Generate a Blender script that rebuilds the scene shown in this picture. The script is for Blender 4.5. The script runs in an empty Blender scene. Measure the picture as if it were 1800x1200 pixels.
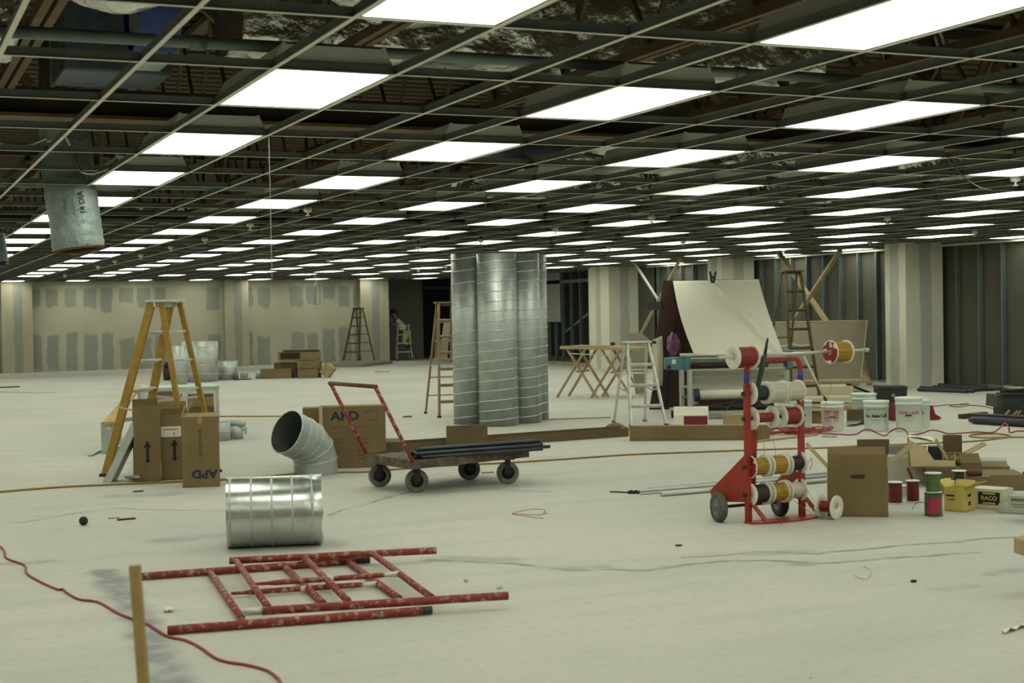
import bpy, math, random
from mathutils import Matrix, Vector, Quaternion, noise
random.seed(7)
SC = bpy.context.scene
COL = SC.collection
PI = math.pi
R = math.radians

# ---------------------------------------------------------------- camera, world, exposure
YAW, PITCH, ROLL = R(23.527), R(-1.125), R(-0.997)
FPX, EYE = 2595.6, 1.55
_f = Vector((math.sin(YAW)*math.cos(PITCH), math.cos(YAW)*math.cos(PITCH), math.sin(PITCH)))
_r0 = Vector((math.cos(YAW), -math.sin(YAW), 0)); _u0 = _r0.cross(_f)
_r = math.cos(ROLL)*_r0 + math.sin(ROLL)*_u0
_u = -math.sin(ROLL)*_r0 + math.cos(ROLL)*_u0
cd = bpy.data.cameras.new('camera'); cam = bpy.data.objects.new('camera', cd); COL.objects.link(cam)
M = Matrix.Identity(4)
for i in range(3):
    M[i][0], M[i][1], M[i][2] = _r[i], _u[i], -_f[i]
M[2][3] = EYE
cam.matrix_world = M
cd.sensor_width = 36.0; cd.lens = 36.0*FPX/1800.0
cd.clip_start = 0.1; cd.clip_end = 300
cd.dof.use_dof = True; cd.dof.focus_distance = 15.0; cd.dof.aperture_fstop = 5.0
SC.camera = cam
w = bpy.data.worlds.new('World'); SC.world = w; w.use_nodes = True
w.node_tree.nodes['Background'].inputs[0].default_value = (0.5, 0.52, 0.42, 1)
w.node_tree.nodes['Background'].inputs[1].default_value = 0.05
vs = SC.view_settings
vs.view_transform = 'Standard'; vs.look = 'None'; vs.gamma = 1.0; vs.use_curve_mapping = False
vs.exposure = 0.0
LAMP_STRENGTH = 5.6
LAMP_COLOR = (1.0, 1.035, 0.85, 1)
try:
    SC.cycles.use_denoising = True
    SC.cycles.max_bounces = 7; SC.cycles.diffuse_bounces = 4; SC.cycles.glossy_bounces = 4
    SC.cycles.sample_clamp_indirect = 6.0
    SC.cycles.caustics_reflective = False; SC.cycles.caustics_refractive = False
except Exception:
    pass

# ---------------------------------------------------------------- measuring helpers (pixel -> place in the hall)
def ray(px, py):
    return _f + (px-900)/FPX*_r + (600-py)/FPX*_u
def at(px, py, z=0.0):
    d = ray(px, py); t = (z-EYE)/d.z
    return Vector((d.x*t, d.y*t, z))
def atD(px, py, depth):
    d = ray(px, py); return Vector((0, 0, EYE)) + d*depth
def atX(px, py, X):
    d = ray(px, py); t = X/d.x; return Vector((X, d.y*t, EYE+d.z*t))
def atY(px, py, Y):
    d = ray(px, py); t = Y/d.y; return Vector((d.x*t, Y, EYE+d.z*t))
def depth_of(p):
    return (Vector(p)-Vector((0, 0, EYE))).dot(_f)
def face_rot(px):            # turn that makes a front (-Y) face look back at the camera
    return -(YAW+math.atan((px-900)/FPX))

# ---------------------------------------------------------------- materials
def lin(c):
    c = c/255.0
    return c/12.92 if c <= 0.04045 else ((c+0.055)/1.055)**2.4
def rgb(r, g, b): return (lin(r), lin(g), lin(b), 1.0)
MATS = {}
def mat(name, col, rough=0.7, metal=0.0, var=0.12, scale=6.0, col2=None, detail=5.0, bump=0.0, bscale=None, thresh=None, spec=None, dist=0.0, stretch=None, bdist=0.02):
    if name in MATS: return MATS[name]
    m = bpy.data.materials.new(name); m.use_nodes = True
    nt = m.node_tree; b = nt.nodes['Principled BSDF']
    b.inputs['Roughness'].default_value = rough; b.inputs['Metallic'].default_value = metal
    if spec is not None: b.inputs['Specular IOR Level'].default_value = spec
    tc = nt.nodes.new('ShaderNodeTexCoord'); n = nt.nodes.new('ShaderNodeTexNoise')
    src = tc.outputs['Object']
    if stretch:
        mp = nt.nodes.new('ShaderNodeMapping'); mp.inputs['Scale'].default_value = stretch
        nt.links.new(src, mp.inputs['Vector']); src = mp.outputs['Vector']
    nt.links.new(src, n.inputs['Vector'])
    n.inputs['Scale'].default_value = scale; n.inputs['Detail'].default_value = detail; n.inputs['Distortion'].default_value = dist
    cr = nt.nodes.new('ShaderNodeValToRGB')
    if col2 is None:
        c1 = [max(0, c*(1-var)) for c in col[:3]]+[1]; c2 = [min(1, c*(1+var)) for c in col[:3]]+[1]
    else:
        c1, c2 = col, col2
    lo, hi = thresh or (0.3, 0.7)
    cr.color_ramp.elements[0].position = lo; cr.color_ramp.elements[0].color = c1
    cr.color_ramp.elements[1].position = hi; cr.color_ramp.elements[1].color = c2
    nt.links.new(n.outputs['Fac'], cr.inputs['Fac']); nt.links.new(cr.outputs['Color'], b.inputs['Base Color'])
    if bump > 0:
        n2 = nt.nodes.new('ShaderNodeTexNoise'); n2.inputs['Scale'].default_value = bscale or scale*3; n2.inputs['Detail'].default_value = 4
        nt.links.new(src, n2.inputs['Vector'])
        bp = nt.nodes.new('ShaderNodeBump'); bp.inputs['Strength'].default_value = bump; bp.inputs['Distance'].default_value = bdist
        nt.links.new(n2.outputs['Fac'], bp.inputs['Height']); nt.links.new(bp.outputs['Normal'], b.inputs['Normal'])
    MATS[name] = m
    return m

GALV = mat('galvanised_steel', (0.52, 0.56, 0.54, 1), 0.36, 0.95, scale=9, col2=(0.68, 0.72, 0.69, 1), bump=0.05, bscale=14)
GALVD = mat('dusty_galvanised_steel', (0.40, 0.44, 0.42, 1), 0.5, 0.8, scale=5, col2=(0.56, 0.60, 0.56, 1))
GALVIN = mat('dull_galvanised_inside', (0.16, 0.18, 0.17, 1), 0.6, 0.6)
CONDUIT = mat('conduit_steel', (0.66, 0.70, 0.68, 1), 0.26, 0.95, var=0.1)
ALU = mat('aluminium', (0.62, 0.64, 0.60, 1), 0.5, 0.55, var=0.15, scale=12)
YELFG = mat('yellow_fibreglass', rgb(166, 134, 52), 0.6, scale=18, col2=rgb(146, 112, 40), thresh=(0.35, 0.75))
WOODD = mat('aged_ladder_wood', rgb(120, 98, 66), 0.75, scale=10, col2=rgb(148, 124, 86), stretch=(1, 1, .2))
WOODL = mat('pale_lumber', rgb(158, 138, 102), 0.75, scale=8, col2=rgb(178, 158, 120), stretch=(1, 1, .3))
WOODG = mat('grey_brown_lumber', rgb(150, 134, 104), 0.8, scale=8, col2=rgb(176, 160, 126))
WOODM = mat('plain_stake_wood', rgb(146, 122, 70), 0.8, scale=7, col2=rgb(164, 140, 86))
CARD = mat('cardboard', rgb(116, 98, 66), 0.85, scale=4, col2=rgb(128, 109, 76), detail=3)
CARDD = mat('dark_cardboard', rgb(94, 79, 53), 0.85, scale=5, col2=rgb(106, 90, 62))
CARDL = mat('cardboard_inside', rgb(150, 132, 94), 0.85, scale=4, col2=rgb(164, 145, 106))
TAPE = mat('clear_parcel_tape', rgb(190, 176, 140), 0.35, var=0.05)
INK = mat('black_print', rgb(28, 28, 26), 0.8, var=0.05)
INKB = mat('navy_print', rgb(32, 44, 66), 0.8, var=0.08)
INKF = mat('faded_brown_print', rgb(92, 76, 52), 0.85, var=0.08)
INKR = mat('red_print', rgb(196, 70, 66), 0.8, var=0.08)
INKG = mat('green_print', rgb(34, 78, 46), 0.8, var=0.08)
WHITEP = mat('white_paper', rgb(226, 222, 204), 0.8, var=0.04)
PAPER = mat('cream_wallcovering', rgb(192, 190, 172), 0.75, var=0.03, scale=30)
CREAM = mat('cream_paint', rgb(206, 202, 176), 0.7, var=0.05)
REDP = mat('red_painted_steel', rgb(156, 40, 30), 0.5, scale=22, col2=rgb(134, 32, 25), thresh=(0.4, 0.7))
REDO = mat('orange_red_painted_steel', rgb(156, 52, 36), 0.5, scale=14, col2=rgb(136, 42, 32), thresh=(0.4, 0.75))
REDW = mat('worn_red_paint', rgb(134, 46, 40), 0.6, scale=30, col2=rgb(170, 146, 116), thresh=(0.52, 0.66), detail=8)
PLAST = mat('dried_white_plaster', rgb(214, 210, 196), 0.9, var=0.08)
REDC = mat('red_cord_rubber', rgb(150, 58, 52), 0.6, var=0.1)
HOSE = mat('tan_hose_rubber', rgb(150, 122, 62), 0.6, var=0.12)
BLACK = mat('black_metal', rgb(30, 32, 32), 0.5, var=0.3, scale=10)
BLACKR = mat('black_rubber', rgb(24, 24, 24), 0.7, var=0.2)
BLUEBL = mat('blue_black_pipe', rgb(38, 44, 50), 0.45, var=0.3, scale=14)
TYRE = mat('dusty_grey_tyre', rgb(92, 94, 86), 0.8, scale=12, col2=rgb(128, 130, 116))
HUB = mat('steel_hub', rgb(110, 114, 112), 0.45, 0.4)
DECK = mat('worn_cart_deck', rgb(70, 66, 56), 0.8, scale=14, col2=rgb(120, 104, 84), thresh=(0.4, 0.75))
SPOOLW = mat('white_spool_plastic', rgb(220, 218, 204), 0.5, var=0.04)
BUCKET = mat('white_bucket_plastic', rgb(216, 226, 218), 0.45, var=0.03)
TEAL = mat('teal_machine_enamel', rgb(74, 118, 124), 0.5, var=0.08)
MACH = mat('pale_machine_enamel', rgb(176, 178, 164), 0.5, var=0.06)
MAROON = mat('dark_maroon_board', rgb(66, 28, 22), 0.5, scale=4, col2=rgb(50, 22, 18))
MAROONB = mat('maroon_panel', rgb(112, 26, 44), 0.6, var=0.1)
PURPLE = mat('purple_plastic_bag', rgb(96, 56, 88), 0.35, scale=20, col2=rgb(140, 100, 130), bump=0.4, bscale=30)
DRYW = mat('drywall_face', rgb(196, 188, 160), 0.9, var=0.04, scale=3)
DRYG = mat('grey_drywall_back', rgb(142, 138, 118), 0.9, var=0.06, scale=3)
STUD = mat('steel_stud', (0.13, 0.175, 0.17, 1), 0.5, 0.35, var=0.15)
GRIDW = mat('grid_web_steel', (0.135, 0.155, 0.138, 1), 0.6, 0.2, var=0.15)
GALVU = mat('weathered_galvanised', (0.35, 0.39, 0.37, 1), 0.5, 0.85, scale=6, col2=(0.49, 0.53, 0.50, 1))
GALVS = mat('bright_spiral_galvanised', (0.50, 0.54, 0.51, 1), 0.27, 0.95, scale=7, col2=(0.66, 0.70, 0.66, 1), bump=0.06, bscale=10)
WOODK = mat('dark_ladder_wood', rgb(82, 70, 48), 0.75, scale=10, col2=rgb(104, 88, 60))
SHOE = mat('brown_shoe', rgb(70, 54, 40), .7)
GRIDM = mat('ceiling_grid_paint', rgb(214, 212, 196), 0.5, 0.0, var=0.03)
HOUS = mat('troffer_housing_paint', rgb(206, 208, 198), 0.55, var=0.03)
DKROOF = mat('roof_deck_primer', rgb(84, 70, 46), 0.8, scale=1.5, col2=rgb(66, 54, 36))
JOIST = mat('tan_primed_steel', rgb(118, 98, 64), 0.7, scale=3, col2=rgb(92, 74, 48))
JOISTD = mat('shaded_primed_steel', rgb(54, 44, 32), 0.7, scale=3, col2=rgb(76, 62, 44))  # darker copy of the tan steel, girder shade put into its colour
PIPEG = mat('grey_green_pipe', rgb(112, 128, 122), 0.45, var=0.12)
FOIL = mat('foil_insulation', (0.60, 0.62, 0.57, 1), 0.24, 0.95, scale=3, col2=(0.86, 0.88, 0.82, 1), bump=.9, bscale=6.5, bdist=.06)
CONDB = mat('bright_conduit_steel', rgb(196, 200, 190), .35, .55, var=.05)
TYRED = mat('worn_black_tyre', rgb(70, 72, 68), .8, scale=12, col2=rgb(92, 94, 88))
FLEXG = mat('grey_flex_jacket', rgb(116, 132, 132), 0.4, scale=8, col2=rgb(142, 156, 152), bump=0.6, bscale=12, bdist=.05)
FLEXD = mat('slate_flex_jacket', rgb(72, 88, 100), 0.45, scale=8, col2=rgb(92, 108, 118), bump=0.5, bscale=10)
BLUEW = mat('blue_wrap', rgb(36, 62, 128), 0.5, var=0.12)
INSUL = mat('tan_insulation_edge', rgb(96, 70, 42), 0.95, var=0.2, scale=30)
YELIN = mat('pale_yellow_insulation', rgb(196, 172, 110), 0.95, scale=20, col2=rgb(176, 146, 84))
SKIN = mat('skin', rgb(150, 104, 84), 0.6, var=0.05)
HAIR = mat('dark_hair', rgb(26, 22, 22), 0.7, var=0.2)
TSHIRT = mat('white_tshirt', rgb(206, 206, 194), 0.85, var=0.05)
PANTS = mat('cream_work_trousers', rgb(190, 182, 150), 0.85, var=0.08)
BELT = mat('dark_belt', rgb(34, 34, 38), 0.6, var=0.1)
NAVYT = mat('blue_tape', rgb(52, 62, 128), 0.5, var=0.08)
GREENH = mat('dark_green_grip', rgb(24, 66, 48), 0.5, var=0.1)
LBLRED = mat('crimson_label', rgb(126, 26, 38), 0.6, scale=20, col2=rgb(214, 206, 196), thresh=(0.55, 0.58))
MAGENTA = mat('magenta_label', rgb(158, 40, 74), 0.6, var=0.08)
YCARD = mat('yellow_carton', rgb(198, 180, 98), 0.75, var=0.05)
WCARD = mat('white_carton', rgb(206, 200, 176), 0.75, var=0.04)
GCARD = mat('pale_grey_carton', rgb(170, 172, 156), 0.8, var=0.07)
DKWOOD = mat('dark_brown_wood', rgb(76, 52, 36), 0.8, var=0.2)
def wiremat(name, r, g, b, d=0.72):
    m = mat('wound_wire_'+name, rgb(r, g, b), 0.5, scale=40, col2=rgb(r*d, g*d, b*d), stretch=(0.05, 0.05, 1.6), detail=2)
    return m
W_RED = wiremat('red', 150, 50, 46); W_YEL = wiremat('yellow', 186, 146, 48); W_BLK = wiremat('black', 44, 46, 50)
W_BRN = wiremat('brown', 56, 38, 38); W_WHT = wiremat('white', 208, 206, 188, 0.86); W_GRN = wiremat('green', 92, 124, 66); W_DRED = wiremat('dark_red', 120, 26, 34)

# ---------------------------------------------------------------- mesh builder
class MB:
    def __init__(s): s.v = []; s.f = []; s.sm = []; s.mi = []; s.cur = 0
    def add(s, vs, fs, smooth=False):
        o = len(s.v); s.v += [Vector(p) for p in vs]
        for f in fs: s.f.append(tuple(i+o for i in f)); s.sm.append(smooth); s.mi.append(s.cur)
        return s
    def box(s, c, size, rot=None):
        x, y, z = (q/2 for q in size); c = Vector(c)
        vs = [Vector((a*x, b*y, d*z)) for a in (-1, 1) for b in (-1, 1) for d in (-1, 1)]
        if rot is not None: vs = [rot @ p for p in vs]
        return s.add([p+c for p in vs], [(0, 1, 3, 2), (4, 6, 7, 5), (0, 4, 5, 1), (2, 3, 7, 6), (0, 2, 6, 4), (1, 5, 7, 3)])
    def bar(s, p0, p1, wd, ht, up=(0, 0, 1)):
        p0, p1 = Vector(p0), Vector(p1); d = (p1-p0); L = d.length; d.normalize(); up = Vector(up)
        sd = d.cross(up)
        if sd.length < 1e-5: sd = d.cross(Vector((1, 0, 0)))
        sd.normalize(); u = sd.cross(d)
        rot = Matrix((sd, d, u)).transposed()
        return s.box((p0+p1)/2, (wd, L, ht), rot)
    def tube(s, pts, r, n=10, cap=True, smooth=True):
        pts = [Vector(p) for p in pts]; m = len(pts); rs = r if isinstance(r, (list, tuple)) else [r]*m
        t = [(pts[min(i+1, m-1)]-pts[max(i-1, 0)]).normalized() for i in range(m)]
        a = t[0].orthogonal().normalized(); vs = []
        for i in range(m):
            if i: a = (a-t[i]*a.dot(t[i])).normalized()
            b = t[i].cross(a)
            vs += [pts[i]+rs[i]*(math.cos(2*PI*k/n)*a+math.sin(2*PI*k/n)*b) for k in range(n)]
        fs = [(i*n+k, i*n+(k+1) % n, (i+1)*n+(k+1) % n, (i+1)*n+k) for i in range(m-1) for k in range(n)]
        s.add(vs, fs, smooth)
        if cap:
            o = len(s.v)-len(vs)
            for ring, rev in ((0, True), (m-1, False)):
                idx = [o+ring*n+k for k in range(n)]
                s.f.append(tuple(reversed(idx)) if rev else tuple(idx)); s.sm.append(False); s.mi.append(s.cur)
        return s
    def lathe(s, prof, T=None, n=32, smooth=True, closed=False):
        T = T or Matrix.Identity(4); m = len(prof); vs = []
        for (r, z) in prof:
            vs += [T @ Vector((r*math.cos(2*PI*k/n), r*math.sin(2*PI*k/n), z)) for k in range(n)]
        rng = m if closed else m-1
        fs = [(i*n+k, i*n+(k+1) % n, ((i+1) % m)*n+(k+1) % n, ((i+1) % m)*n+k) for i in range(rng) for k in range(n)]
        return s.add(vs, fs, smooth)
    def prism(s, poly, ext):
        poly = [Vector(p) for p in poly]; ext = Vector(ext); n = len(poly)
        nrm = sum(((poly[(i)]-poly[0]).cross(poly[(i+1) % n]-poly[0]) for i in range(1, n-1)), Vector())
        if nrm.dot(ext) > 0: poly = poly[::-1]
        vs = poly+[p+ext for p in poly]
        fs = [tuple(range(n)), tuple(range(2*n-1, n-1, -1))]+[(i, n+i, n+(i+1) % n, (i+1) % n) for i in range(n)]
        return s.add(vs, fs)
    def slab(s, c4, th):
        c4 = [Vector(p) for p in c4]; nrm = (c4[1]-c4[0]).cross(c4[3]-c4[0]).normalized()
        return s.prism(c4, nrm*th)
    def grid(s, fn, nu, nv, smooth=True, th=0.0):
        P = [[Vector(fn(i/nu, j/nv)) for j in range(nv+1)] for i in range(nu+1)]
        w_ = nv+1
        vs = [p for row in P for p in row]
        q = [(i*w_+j, (i+1)*w_+j, (i+1)*w_+j+1, i*w_+j+1) for i in range(nu) for j in range(nv)]
        if th <= 0: return s.add(vs, q, smooth)
        N = []
        for i in range(nu+1):
            for j in range(nv+1):
                a = P[min(i+1, nu)][j]-P[max(i-1, 0)][j]; b = P[i][min(j+1, nv)]-P[i][max(j-1, 0)]
                N.append(a.cross(b).normalized())
        o = len(vs); vs2 = vs+[v-n_*th for v, n_ in zip(vs, N)]
        fs = q+[tuple(o+k for k in reversed(f)) for f in q]
        edge = [i*w_ for i in range(nu+1)]+[nu*w_+j for j in range(1, nv+1)]+[i*w_+nv for i in range(nu-1, -1, -1)]+[j for j in range(nv-1, 0, -1)]
        for k in range(len(edge)):
            a, b = edge[k], edge[(k+1) % len(edge)]; fs.append((b, a, o+a, o+b))
        return s.add(vs2, fs, smooth)
    def ball(s, c, r, n=16, sq=(1, 1, 1), fn=None):
        c = Vector(c); vs = []; m = n//2
        for i in range(m+1):
            th = PI*i/m
            for k in range(n):
                d = Vector((math.sin(th)*math.cos(2*PI*k/n), math.sin(th)*math.sin(2*PI*k/n), math.cos(th)))
                rr = r*(fn(d) if fn else 1)
                vs.append(c+Vector((d.x*sq[0], d.y*sq[1], d.z*sq[2]))*rr)
        fs = [(i*n+k, (i+1)*n+k, (i+1)*n+(k+1) % n, i*n+(k+1) % n) for i in range(m) for k in range(n)]
        return s.add(vs, fs, True)
    def build(s, name, material, parent=None, local=False, bevel=0.0, label=None):
        vs = s.v
        if parent is not None and not local:
            inv = root_matrix(parent).inverted(); vs = [inv @ p for p in vs]
        me = bpy.data.meshes.new(name); me.from_pydata([tuple(p) for p in vs], [], s.f)
        mats = material if isinstance(material, (list, tuple)) else [material]
        for m in mats: me.materials.append(m)
        me.polygons.foreach_set('use_smooth', s.sm); me.polygons.foreach_set('material_index', s.mi)
        me.update()
        o = bpy.data.objects.new(name, me); COL.objects.link(o)
        if parent is not None: o.parent = parent
        if bevel > 0:
            b = o.modifiers.new('bevel', 'BEVEL'); b.width = bevel; b.segments = 2; b.limit_method = 'ANGLE'
        if label: o['label'] = label
        return o
ROOTM = {}
def root_matrix(o):
    while o.parent is not None: o = o.parent
    return Matrix.Translation(o.location) @ o.rotation_euler.to_matrix().to_4x4()
def tag(o, label, cat, group=None, kind=None):
    if label: o['label'] = label
    if cat: o['category'] = cat
    if group: o['group'] = group
    if kind: o['kind'] = kind
    return o
def thing(name, label, cat, loc=(0, 0, 0), rotz=0.0, group=None):
    o = bpy.data.objects.new(name, None); COL.objects.link(o); o.empty_display_size = 0.1
    o.location = loc; o.rotation_euler = (0, 0, rotz)
    return tag(o, label, cat, group)
def single(name, mb, material, label, cat, group=None, kind=None, bevel=0.0):
    lo = Vector((min(p.x for p in mb.v), min(p.y for p in mb.v), min(p.z for p in mb.v)))
    hi = Vector((max(p.x for p in mb.v), max(p.y for p in mb.v), max(p.z for p in mb.v)))
    base = Vector(((lo.x+hi.x)/2, (lo.y+hi.y)/2, lo.z))
    mb.v = [p-base for p in mb.v]
    o = mb.build(name, material, None, bevel=bevel); o.location = base
    return tag(o, label, cat, group, kind)
def struct(name, mb, material, parent=None):
    o = mb.build(name, material, parent)
    if parent is None: o['kind'] = 'structure'
    return o
def dup(root, loc, rotz=None, label=None, group=None, mats=None):
    r_ = root.copy(); COL.objects.link(r_); r_.location = loc
    if rotz is not None: r_.rotation_euler = (0, 0, rotz)
    if label: r_['label'] = label
    if group: r_['group'] = group
    for ch in list(root.children):
        c = ch.copy(); COL.objects.link(c); c.parent = r_
        for g in ch.children:
            d = g.copy(); COL.objects.link(d); d.parent = c
    return r_
def frame(o, rt, up):
    rt = Vector(rt).normalized(); up = Vector(up); n = rt.cross(up).normalized(); up = n.cross(rt)
    m = Matrix.Identity(4)
    for i in range(3): m[i][0], m[i][1], m[i][2], m[i][3] = rt[i], up[i], n[i], o[i]
    return m
def axis_mat(p0, p1):        # local z runs p0 -> p1
    p0 = Vector(p0); z = (Vector(p1)-p0).normalized(); x = z.orthogonal().normalized(); y = z.cross(x)
    m = Matrix.Identity(4)
    for i in range(3): m[i][0], m[i][1], m[i][2], m[i][3] = x[i], y[i], z[i], p0[i]
    return m
def lettering(mb, body, size, T, bold=0.0, align='CENTER', sx=1.0):
    cu = bpy.data.curves.new('txt', 'FONT'); cu.body = body; cu.size = size; cu.offset = bold; cu.align_x = align; cu.align_y = 'CENTER'; cu.resolution_u = 2
    o = bpy.data.objects.new('txt', cu); COL.objects.link(o)
    dg = bpy.context.evaluated_depsgraph_get(); me = bpy.data.meshes.new_from_object(o.evaluated_get(dg))
    mb.add([T @ Vector((v.co.x*sx, v.co.y, 0)) for v in me.vertices], [tuple(p.vertices) for p in me.polygons])
    bpy.data.objects.remove(o); bpy.data.curves.remove(cu); bpy.data.meshes.remove(me)
    return mb
def smooth_path(pts, n=6):
    out = []; P = [Vector(p) for p in pts]
    for i in range(len(P)-1):
        a, b, c, d = P[max(i-1, 0)], P[i], P[i+1], P[min(i+2, len(P)-1)]
        for k in range(n):
            t = k/n
            out.append(0.5*((2*b)+(c-a)*t+(2*a-5*b+4*c-d)*t*t+(3*b-a-3*c+d)*t**3))
    out.append(P[-1]); return out

# ---------------------------------------------------------------- setting materials with marks of their own
class NT:
    def __init__(s, name, rough=0.85):
        s.m = bpy.data.materials.new(name); s.m.use_nodes = True; s.t = s.m.node_tree; s.b = s.t.nodes['Principled BSDF']
        s.b.inputs['Roughness'].default_value = rough
        s.tc = s.t.nodes.new('ShaderNodeTexCoord'); s.sep = s.t.nodes.new('ShaderNodeSeparateXYZ')
        s.t.links.new(s.tc.outputs['Object'], s.sep.inputs[0]); s.P = s.tc.outputs['Object']
        s.x, s.y, s.z = s.sep.outputs
    def _in(s, sock, v):
        if isinstance(v, bpy.types.NodeSocket): s.t.links.new(v, sock)
        else: sock.default_value = v
    def m_(s, op, a, b=0.0, clamp=False):
        n = s.t.nodes.new('ShaderNodeMath'); n.operation = op; n.use_clamp = clamp
        s._in(n.inputs[0], a); s._in(n.inputs[1], b); return n.outputs[0]
    def v_(s, op, a, b=None, scale=None):
        n = s.t.nodes.new('ShaderNodeVectorMath'); n.operation = op; s._in(n.inputs[0], a)
        if b is not None: s._in(n.inputs[1], b)
        if scale is not None: s._in(n.inputs['Scale'], scale)
        return n.outputs['Value'] if op in ('LENGTH', 'DOT_PRODUCT', 'DISTANCE') else n.outputs[0]
    def ramp(s, v, lo, hi, a=0.0, b=1.0):
        n = s.t.nodes.new('ShaderNodeMapRange'); n.interpolation_type = 'SMOOTHSTEP'
        s._in(n.inputs[0], v)
        for k, q in enumerate((lo, hi, a, b)): s._in(n.inputs[k+1], q)
        return n.outputs[0]
    def noise(s, scale, detail=4, vec=None, stretch=None):
        n = s.t.nodes.new('ShaderNodeTexNoise'); n.inputs['Scale'].default_value = scale; n.inputs['Detail'].default_value = detail
        v = vec or s.P
        if stretch:
            mp = s.t.nodes.new('ShaderNodeMapping'); mp.inputs['Scale'].default_value = stretch; s.t.links.new(v, mp.inputs[0]); v = mp.outputs[0]
        s.t.links.new(v, n.inputs['Vector']); return n.outputs['Fac']
    def white(s, v):
        n = s.t.nodes.new('ShaderNodeTexWhiteNoise'); n.noise_dimensions = '1D'; s._in(n.inputs['W'], v); return n.outputs['Value']
    def mix(s, f, a, b):
        n = s.t.nodes.new('ShaderNodeMix'); n.data_type = 'RGBA'; s._in(n.inputs[0], f); s._in(n.inputs[6], a); s._in(n.inputs[7], b); return n.outputs[2]
    def out(s, col): s.t.links.new(col, s.b.inputs['Base Color']); return s.m

def floor_material():
    n = NT('dusty_concrete_slab', 0.75)
    a = n.noise(0.35, 6); b = n.noise(1.6, 8, stretch=(0.35, 1.6, 1)); c = n.noise(14, 6)
    base = n.mix(n.ramp(a, 0.35, 0.65), (0.49, 0.485, 0.43, 1), (0.56, 0.55, 0.485, 1))
    base = n.mix(n.ramp(b, 0.45, 0.7, 0, 0.5), base, (0.44, 0.435, 0.39, 1))
    base = n.mix(n.ramp(c, 0.5, 0.75, 0, 0.25), base, (0.30, 0.30, 0.26, 1))
    wob = n.noise(1.1, 4); wob2 = n.noise(5, 3)
    # blue-grey spilt marks: polylines on the slab (half width in m, strength)
    LINES = [([(575, 905), (660, 880), (835, 834)], .022, .55), ([(33, 918), (200, 893), (393, 898)], .03, .4),
             ([(755, 985), (900, 989), (1000, 1003), (1130, 1001), (1290, 984), (1450, 989), (1560, 981), (1720, 971)], .028, .6),
             ([(1205, 979), (1330, 969), (1440, 973), (1600, 958), (1810, 941)], .026, .6),
             ([(780, 983), (880, 983)], .10, .3), ([(1000, 1001), (1060, 998)], .09, .35), ([(1330, 972), (1420, 970)], .07, .35), ([(1395, 992), (1430, 991)], .05, .45),
             ([(190, 1003), (240, 1085), (300, 1180), (345, 1260)], .075, .6), ([(0, 990), (85, 987)], .06, .4),
             ([(280, 950), (390, 940)], .10, .35), ([(210, 872), (300, 868)], .12, .3), ([(0, 689), (80, 690)], .3, .5), ([(870, 860), (960, 864)], .05, .3),
             ([(1650, 1035), (1700, 1030)], .05, .2), ([(1740, 1009), (1800, 1001)], .04, .35)]
    tot = None
    wv = n.t.nodes.new('ShaderNodeTexNoise'); wv.inputs['Scale'].default_value = 2.2; wv.inputs['Detail'].default_value = 3
    n.t.links.new(n.P, wv.inputs['Vector'])
    Pw = n.v_('ADD', n.P, n.v_('SCALE', n.v_('SUBTRACT', wv.outputs['Color'], (0.5, 0.5, 0.5)), scale=0.22))
    Pw = n.v_('MULTIPLY', Pw, (1, 1, 0))
    for pts, hw, st in LINES:
        q = [at(*p) for p in pts]
        for A, B in zip(q[:-1], q[1:]):
            D = B-A; L2 = D.length_squared
            pa = n.v_('SUBTRACT', Pw, tuple(A))
            t = n.m_('MULTIPLY', n.v_('DOT_PRODUCT', pa, tuple(D)), 1.0/L2, clamp=True)
            d = n.v_('DISTANCE', pa, n.v_('SCALE', tuple(D), scale=t))
            k = n.ramp(d, hw*0.4, hw*1.9, min(.95, st*1.45), 0.0)
            tot = k if tot is None else n.m_('MAXIMUM', tot, k)
    tot = n.m_('MULTIPLY', tot, n.ramp(wob2, 0.3, 0.6, 0.35, 1.0))
    col = n.mix(tot, base, (0.20, 0.225, 0.225, 1))
    specks = n.noise(30, 2); col = n.mix(n.m_('MULTIPLY', n.ramp(specks, 0.70, 0.76), n.ramp(wob, 0.45, 0.6, 0, 0.8)), col, (0.17, 0.15, 0.11, 1))
    return n.out(col)

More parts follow.
